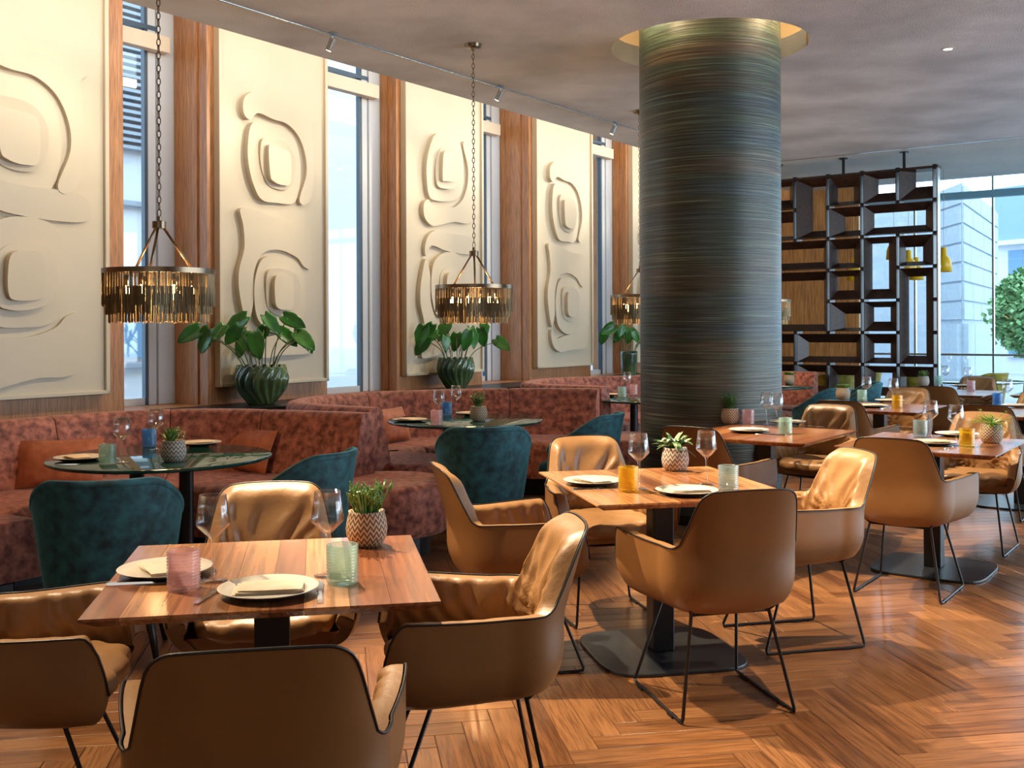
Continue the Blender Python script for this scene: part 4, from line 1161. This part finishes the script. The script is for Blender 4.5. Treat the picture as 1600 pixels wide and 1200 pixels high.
def leafblade(mb, base, dirv, length, width, droop=0.0, thick=0.0, seg=4, curl=0.0):
    b = Vector(base); d = Vector(dirv).normalized(); side = d.cross(Vector((0, 0, 1)))
    if side.length < 0.05: side = Vector((1, 0, 0))
    side.normalize(); nrm = side.cross(d); rings = []
    for i in range(seg+1):
        f = i/seg; c = b+d*length*f+Vector((0, 0, -droop*f*f*length)); w = width*(sin(pi*min(1, 0.12+f*0.88))**0.8)*0.5+0.0003
        t = max(thick*w*2, 0.0006)
        rings.append([c-side*w, c-nrm*t*0.5, c+side*w, c+nrm*t*0.5])
    mb.loft(rings)
def make_pot(kind):
    potm, leafm = {'succulent': ('pot_tan', 'leaf_a'), 'herb': ('pot_tan', 'leaf_b'), 'striped': ('pot_grey', 'leaf_d'), 'fern': ('pot_tan', 'leaf_c'), 'rosette': ('pot_tan', 'leaf_a'), 'spiky': ('pot_grey', 'leaf_a')}[kind]
    def make():
        t = thing('potted_plant', '', 'potted plant')
        MB().lathe([(0.0, 0.0), (0.038, 0.0), (0.046, 0.006), (0.058, 0.03), (0.061, 0.055), (0.057, 0.085), (0.052, 0.104), (0.053, 0.112), (0.049, 0.112), (0.047, 0.098), (0.0, 0.098)], 40, cap=False).build('pot', M[potm], t, smooth=True)
        mb = MB(); mb.lathe([(0.047, 0.09), (0.046, 0.1), (0.02, 0.103), (0.0, 0.103)], 20, cap=False); mb.build('gravel', M['soil'], t, smooth=True)
        rd = random.Random(hash(kind) % 100 if False else {'succulent': 5, 'herb': 6, 'striped': 7, 'fern': 8, 'rosette': 9, 'spiky': 10}[kind])
        mb = MB()
        if kind == 'succulent':
            for k in range(60):
                a = rd.uniform(0, 6.28); r = rd.uniform(0, 0.035); tilt = rd.uniform(0, 0.55)
                x, y = r*cos(a), r*sin(a); h = rd.uniform(0.04, 0.10)*(1-r*5)
                q = (x+cos(a)*tilt*h*0.9, y+sin(a)*tilt*h*0.9, 0.1+h)
                mb.tube([(x, y, 0.098), ((x+q[0])/2, (y+q[1])/2, 0.1+h*0.45), q], [0.0025, 0.0034, 0.003], 6)
                for m_ in range(5):
                    f = rd.uniform(0.35, 1); bx, by, bz = x+(q[0]-x)*f, y+(q[1]-y)*f, 0.1+h*f
                    b2 = rd.uniform(0, 6.28); l = rd.uniform(0.014, 0.026)
                    mb.tube([(bx, by, bz), (bx+cos(b2)*l*0.6, by+sin(b2)*l*0.6, bz+l*0.5), (bx+cos(b2)*l*0.7, by+sin(b2)*l*0.7, bz+l)], [0.002, 0.0036, 0.002], 5)
        elif kind == 'herb':
            for k in range(40):
                a = rd.uniform(0, 6.28); tilt = rd.uniform(0, 0.7); h = rd.uniform(0.06, 0.125)
                x0, y0 = rd.uniform(-.02, .02), rd.uniform(-.02, .02); q = Vector((x0+cos(a)*tilt*h, y0+sin(a)*tilt*h, 0.1+h)); b0 = Vector((x0, y0, 0.1))
                mb.tube([b0, q], 0.001, 4)
                for m_ in range(10):
                    f = rd.uniform(0.2, 1); p = b0.lerp(q, f); b2 = rd.uniform(0, 6.28)
                    leafblade(mb, p, (cos(b2), sin(b2), rd.uniform(0.2, 1.2)), rd.uniform(0.015, 0.026), 0.006, seg=2)
        elif kind == 'striped':
            for k in range(44):
                a = k*2.4; e = rd.uniform(0.5, 2.4); l = rd.uniform(0.09, 0.145)
                leafblade(mb, (rd.uniform(-.02, .02), rd.uniform(-.02, .02), 0.10+rd.uniform(0, 0.03)), (cos(a), sin(a), e), l, 0.022, droop=rd.uniform(0.3, 0.9), seg=6)
        elif kind == 'fern':
            for k in range(46):
                a = rd.uniform(0, 6.28); e = rd.uniform(0.25, 2.4); l = rd.uniform(0.08, 0.155)
                d = Vector((cos(a), sin(a), e)).normalized(); dr = rd.uniform(0.1, 0.6)
                pts = [Vector((0, 0, 0.1))+d*l*f+Vector((0, 0, -dr*l*f*f)) for f in (0, 0.25, 0.5, 0.75, 1)]
                mb.tube(pts, 0.0008, 3)
                for f in (0.35, 0.45, 0.55, 0.65, 0.75, 0.85, 0.95, 1):
                    p = Vector((0, 0, 0.1))+d*l*f+Vector((0, 0, -dr*l*f*f))
                    for q in range(3):
                        b2 = rd.uniform(0, 6.28); leafblade(mb, p, (cos(b2), sin(b2), rd.uniform(-.3, .6)), rd.uniform(0.008, 0.016), 0.005, seg=2)
        elif kind == 'rosette':
            for c in range(5):
                ox, oy = (0, 0) if c == 0 else (0.028*cos(c*1.57), 0.028*sin(c*1.57))
                for k in range(18):
                    a = k*2.4; e = 0.3+k*0.13; leafblade(mb, (ox, oy, 0.102), (cos(a), sin(a), e), 0.062-k*0.0006, 0.019, thick=0.3, seg=3)
        else:
            for c in range(3):
                ox, oy = (-0.012, 0) if c == 0 else (0.02*cos(c*2.1), 0.02*sin(c*2.1))
                for k in range(22):
                    a = k*2.4; e = 0.35+k*0.16; leafblade(mb, (ox, oy, 0.102), (cos(a), sin(a), e), (0.085 if c == 0 else 0.06), 0.015, thick=0.25, seg=3)
            for k in range(60):
                a = rd.uniform(0, 6.28); h = rd.uniform(0.02, 0.08)
                leafblade(mb, (0.028+0.02*cos(a), 0.02*sin(a), 0.10+h), (cos(a*3), sin(a*3), rd.uniform(0.2, 1)), 0.018, 0.006, seg=2)
        mb.build('foliage', M[leafm], t, kind='stuff')
        return t
    return make
KPot = {k: Kind(make_pot(k)) for k in ('succulent', 'herb', 'striped', 'fern', 'rosette', 'spiky')}

def onT(T_, lx, ly): c, s = cos(T_[2]), sin(T_[2]); return (T_[0]+lx*c-ly*s, T_[1]+lx*s+ly*c, TZ)
def setting(P, cc, tname, pos, rz):
    """plate + napkin at world xy"""
    x, y = P
    KPl.put('dark-rimmed white plate %s' % pos, (x, y, TZ), rz)
    KN.put('folded cream napkin on the plate %s' % pos, (x, y-0.005, TZ+0.013), rz)

# items placed by their own world positions: (kind, x, y, rz, label)
ITEMS = [
    ('plate', -0.901, 2.721, -1.047, 'at the left side of the nearest table'),
    ('plate', -0.584, 2.513, 0.14, 'in the middle front of the nearest table'),
    ('pink', -0.802, 2.558, 0.0, 'on the nearest table'),
    ('green', -0.423, 2.616, 0.0, 'on the nearest table'),
    ('wine', -0.754, 2.642, 0.0, 'behind the pink tumbler on the nearest table'),
    ('wine', -0.473, 2.692, 0.0, 'left of the pale green tumbler on the nearest table'),
    ('succulent', -0.425, 3.072, 0.0, 'woven zigzag pot with finger succulent on the nearest table'),
    ('fork', -0.716, 2.514, -0.14, 'left of the front plate on the nearest table'),
    ('knife', -0.902, 2.624, -1.396, 'lying before the left plate on the nearest table'),
    ('knife', -0.463, 2.528, 0.175, 'between the front plate and the green tumbler on the nearest table'),
    ('plate', 0.332, 4.262, -1.047, 'at the left side of the table before the column'),
    ('plate', 0.671, 3.999, 0.175, 'at the front of the table before the column'),
    ('yellow', 0.455, 4.063, 0.0, 'on the table before the column'),
    ('smoke', 0.848, 4.085, 0.0, 'on the table before the column'),
    ('wine', 0.503, 4.127, 0.0, 'behind the amber tumbler on the table before the column'),
    ('wine', 0.791, 4.238, 0.0, 'left of the smoky tumbler on the table before the column'),
    ('striped', 0.731, 4.66, 0.0, 'grey diamond-woven pot with striped trailing leaves on the table before the column'),
    ('fork', 0.556, 3.983, 0.436, 'left of the front plate on the table before the column'),
    ('knife', 0.81, 4.023, 0.698, 'right of the front plate on the table before the column'),
    ('knife', 0.344, 4.131, -1.396, 'before the left plate on the table before the column'),
    ('herb', 1.45, 6.918, 0.0, 'woven pot with a bushy herb in front of the column foot'),
    ('pink', 1.557, 6.867, 0.0, 'on the table touching the column'),
    ('green', 1.636, 6.238, 0.0, 'on the table touching the column'),
    ('wine', 1.645, 6.728, 0.0, 'left one of the pair on the table touching the column'),
    ('wine', 1.677, 6.597, 0.0, 'just behind the green tumbler on the table touching the column'),
    ('plate', 1.824, 6.906, 0.0, 'at the far side of the table touching the column'),
    ('plate', 1.444, 6.352, 0.0, 'at the near side of the table touching the column'),
    ('fork', 1.897, 6.674, 1.047, 'at the far side on the table touching the column'),
    ('knife', 1.521, 6.205, 1.047, 'right of the near plate on the table touching the column'),
    ('fern', 2.623, 5.713, 0.0, 'woven zigzag pot with a feathery lime fern'),
    ('yellow', 2.413, 5.535, 0.0, 'on the table with the lime fern'),
    ('smoke', 2.358, 6.026, 0.0, 'on the table with the lime fern'),
    ('wine', 2.375, 5.921, 0.0, 'by the smoky tumbler on the table with the lime fern'),
    ('wine', 2.381, 5.596, 0.0, 'left of the amber tumbler on the table with the lime fern'),
    ('plate', 2.588, 6.073, 0.0, 'at the far side of the table with the lime fern'),
    ('plate', 2.275, 5.638, 0.0, 'at the near side of the table with the lime fern'),
    ('knife', 2.291, 5.48, -0.611, 'at the near side on the table with the lime fern'),
    ('fork', 2.673, 6.014, 0.873, 'at the far side on the table with the lime fern'),
    ('rosette', 2.909, 9.167, 0.0, 'woven pot with rosette succulent in front of the teal chair'),
    ('green', 3.008, 8.959, 0.0, 'on the table with the rosette succulent'),
    ('yellow', 3.041, 8.233, 0.0, 'on the table with the rosette succulent'),
    ('wine', 2.994, 8.805, 0.0, 'by the green tumbler on the table with the rosette succulent'),
    ('wine', 3.11, 8.504, 0.0, 'behind the amber tumbler on the table with the rosette succulent'),
    ('plate', 3.21, 8.867, 0.0, 'at the far side of the table with the rosette succulent'),
    ('plate', 2.865, 8.292, 0.0, 'at the near side of the table with the rosette succulent'),
    ('fork', 3.347, 8.785, 1.047, 'at the far side on the table with the rosette succulent'),
    ('knife', 2.929, 8.173, -0.698, 'at the near side on the table with the rosette succulent'),
    ('blue', 3.937, 8.459, 0.0, 'on the walnut table at the picture edge'),
    ('wine', 3.949, 8.319, 0.0, 'beside the blue tumbler at the picture edge'),
    ('plate', 3.987, 8.231, 0.0, 'on the walnut table at the picture edge'),
    ('spiky', 4.44, 11.254, 0.0, 'woven pot with a low spreading plant before the screen edge'),
    ('pink', 4.587, 10.429, 0.0, 'on the table nearest the far glazing'),
    ('green', 4.703, 11.492, 0.0, 'on the table nearest the far glazing'),
    ('wine', 4.668, 11.238, 0.0, 'by the pale green tumbler on the table nearest the far glazing'),
    ('wine', 4.698, 10.756, 0.0, 'behind the pink tumbler on the table nearest the far glazing'),
    ('plate', 4.767, 11.053, 0.0, 'on the table nearest the far glazing'),
    ('wine', 6.553, 15.638, 0.0, 'left one on the round table between mustard chairs'),
    ('wine', 6.791, 15.613, 0.0, 'right one on the round table between mustard chairs'),
    ('plate', -2.108, 5.106, -0.873, 'at the left side of the foremost round table'),
    ('plate', -1.716, 5.753, 0.349, 'at the far right of the foremost round table'),
    ('green', -1.906, 4.939, 0.0, 'on the foremost round table'),
    ('blue', -1.969, 5.69, 0.0, 'on the foremost round table'),
    ('wine', -1.862, 5.008, 0.0, 'at the left side of the foremost round table'),
    ('wine', -1.879, 5.537, 0.0, 'behind the plant on the foremost round table'),
    ('spiky', -1.63, 5.049, 0.0, 'grey woven pot with spiky rosette and fine herb on the foremost round table'),
    ('knife', -2.037, 4.943, -1.396, 'before the left plate on the foremost round table'),
    ('fork', -1.623, 5.709, 0.524, 'right of the far plate on the foremost round table'),
    ('plate', -0.695, 7.168, -0.873, 'at the left side of the middle round table'),
    ('plate', -0.289, 7.693, 0.349, 'behind the plant on the middle round table'),
    ('pink', -0.492, 6.91, 0.0, 'on the middle round table'),
    ('blue', -0.471, 7.674, 0.0, 'on the middle round table'),
    ('wine', -0.492, 7.148, 0.0, 'behind the pink tumbler on the middle round table'),
    ('wine', -0.401, 7.67, 0.0, 'by the blue tumbler on the middle round table'),
    ('herb', -0.222, 7.185, 0.0, 'woven pot with a conifer-like herb on the middle round table'),
    ('knife', -0.675, 6.964, -1.396, 'before the left plate on the middle round table'),
    ('plate', 0.909, 9.791, 0.0, 'on the round table left of the column'),
    ('green', 1.018, 9.58, 0.0, 'on the round table left of the column'),
    ('wine', 1.106, 9.944, 0.0, 'on the round table left of the column'),
    ('pink', 1.166, 9.94, 0.0, 'on the round table left of the column'),
    ('rosette', 3.124, 11.744, 0.0, 'small pale pot with rosettes right of the column'),
    ('plate', 2.8, 10.951, 0.0, 'on the round table just right of the column'),
]
for it in ITEMS:
    k, x, y, rz, lb = it
    if k == 'wine': KG.put('wine glass '+lb, (x, y, TZ), rz)
    elif k == 'plate': KPl.put('dark-rimmed white plate '+lb, (x, y, TZ), rz); KN.put('cream napkin on the plate '+lb, (x, y, TZ+0.0125), rz)
    elif k == 'fork': KF.put('steel fork '+lb, (x, y, TZ), rz)
    elif k == 'knife': KK.put('steel knife '+lb, (x, y, TZ), rz)
    elif k in KTm: KTm[k].put({'pink': 'pale pink', 'green': 'pale green', 'smoke': 'smoky green', 'yellow': 'amber yellow', 'blue': 'blue'}[k]+' beaded tumbler '+lb, (x, y, TZ), rz, 'beaded glass tumblers')
    else: KPot[k].put(lb, (x, y, TZ), rz, 'potted plants on the tables')

# pillows
pillow('rust velvet cushion leaning left behind the foremost round table', -2.582, 5.995, 0.475, 0.46, 0.30, radians(20), -0.35)
pillow('rust velvet cushion leaning right behind the foremost round table', -1.656, 6.589, 0.475, 0.46, 0.30, radians(-38), -0.35)
pillow('rust velvet cushion at the left end of the middle booth', -0.941, 8.242, 0.475, 0.42, 0.30, radians(62), -0.3)

# ------------------------------------------------------------------ big planters
def planter(x, y, z, label, seed, R, H, n, kind):
    t = thing('leafy_planter', label, 'planter', (x, y, z), 0, 'glazed planters on the window ledge')
    nn = 96; rings = []
    if kind == 'fluted': prof = [(0.0, 0.0), (0.50, 0.0), (0.56, 0.06), (0.72, 0.22), (0.90, 0.45), (1.0, 0.68), (1.0, 0.84), (0.93, 1.0), (0.86, 1.0), (0.90, 0.84), (0.8, 0.6), (0, 0.6)]
    else: prof = [(0.0, 0.0), (0.86, 0.0), (0.9, 0.05), (0.95, 0.5), (1.0, 1.0), (0.93, 1.0), (0.9, 0.7), (0, 0.7)]
    fine = []
    for (a, b), (c, d) in zip(prof[:-1], prof[1:]):
        for k in range(4): fine.append((a+(c-a)*k/4, b+(d-b)*k/4))
    fine.append(prof[-1])
    for i, (r, h) in enumerate(fine):
        rg = []
        for j in range(nn):
            a = 2*pi*j/nn; tw = 0.35*sin(h*3.2)
            fl = 0.17*(abs(sin(9*(a+tw)))-0.3)*min(1, r*1.2)*sin(min(1, h+0.15)*pi*0.9) if kind == 'fluted' else 0.01*sin(3*a+h*4)
            rr = R*r*(1+fl-0.03); rg.append((rr*cos(a), rr*sin(a), h*H+(0.012*sin(16*a) if r > 0.84 and h > 0.99 and kind == 'fluted' else 0)))
        rings.append(rg)
    MB().loft(rings, cap=False).build('vase', M['ceramic'], t, smooth=True)
    rd = random.Random(seed)
    for k in range(n):
        a = (k+rd.random()*0.5)*2*pi/n; out = rd.uniform(0.25, 0.95); h = H+rd.uniform(0.20, 0.42)*(1.15-out*0.4)
        rr_ = cos(a)*out*0.53; ff_ = sin(a)*out*0.16; ex_, ey_ = rr_*DX*1.0+ff_*DY+rr_*0.25, rr_*DY*0.8-ff_*DX
        b0 = Vector((cos(a)*R*0.4, sin(a)*R*0.4, H*0.62)); e = Vector((ex_, ey_, h)); mid = (b0+e)/2+Vector((-ex_*0.12, -ey_*0.1, 0.05))
        mb = MB(); mb.tube(catmull([tuple(b0), tuple(mid), tuple(e)], 6), 0.0045, 6); mb.build('stem', M['stem'], t, smooth=True)
        # heart-shaped leaf hanging from the stem tip
        L = rd.uniform(0.19, 0.27); Wd = L*0.62
        fx = Vector((cos(a)*0.6+rd.uniform(-.5, .5), rd.uniform(-.3, .1), rd.uniform(-1.0, -0.15))).normalized()
        up = Vector((rd.uniform(-.6, .6)+DY*0.3, -0.85, 0.35)); side = fx.cross(up).normalized(); nr = side.cross(fx).normalized()
        mb = MB(); ns = 9; rows = []
        for i in range(ns+1):
            f = i/ns; y_ = (f-0.28)*L
            w = Wd*0.5*(sin(pi*min(1, max(0.0, (f*1.0+0.10)/1.10)))**0.65)*(1-0.25*f) if f < 1 else 0.001
            cx = e+fx*y_-nr*0.10*L*(f*f)*1.5
            row = []
            for j in range(-4, 5):
                q = j/4; notch = (0.12*L*(1-f/0.25)*(1-abs(q))) if f < 0.25 else 0
                row.append(cx+side*w*q+nr*(0.10*w*2*(abs(q)**1.3)+0.006*sin(j*3+i*2.0))+fx*notch)
            rows.append(row)
        for r_ in rows: mb.v += [tuple(p) for p in r_]
        for i in range(ns):
            for j in range(8): a_ = i*9+j; mb.f.append((a_, a_+1, a_+10, a_+9))
        mb.build('leaf', M['leaf_big'], t, smooth=True, solid=0.002)
    return t
planter(-1.97, 8.26, 0.80, 'fluted green glazed vase of big leaves on the ledge by the foremost pendant', 3, 0.205, 0.33, 14, 'fluted')
planter(-0.54, 10.25, 0.80, 'fluted green glazed vase of big leaves below the middle pendant', 8, 0.180, 0.33, 13, 'fluted')
planter(1.47, 13.0, 0.80, 'straight dark green vase of big leaves just left of the column', 12, 0.11, 0.33, 11, 'straight')
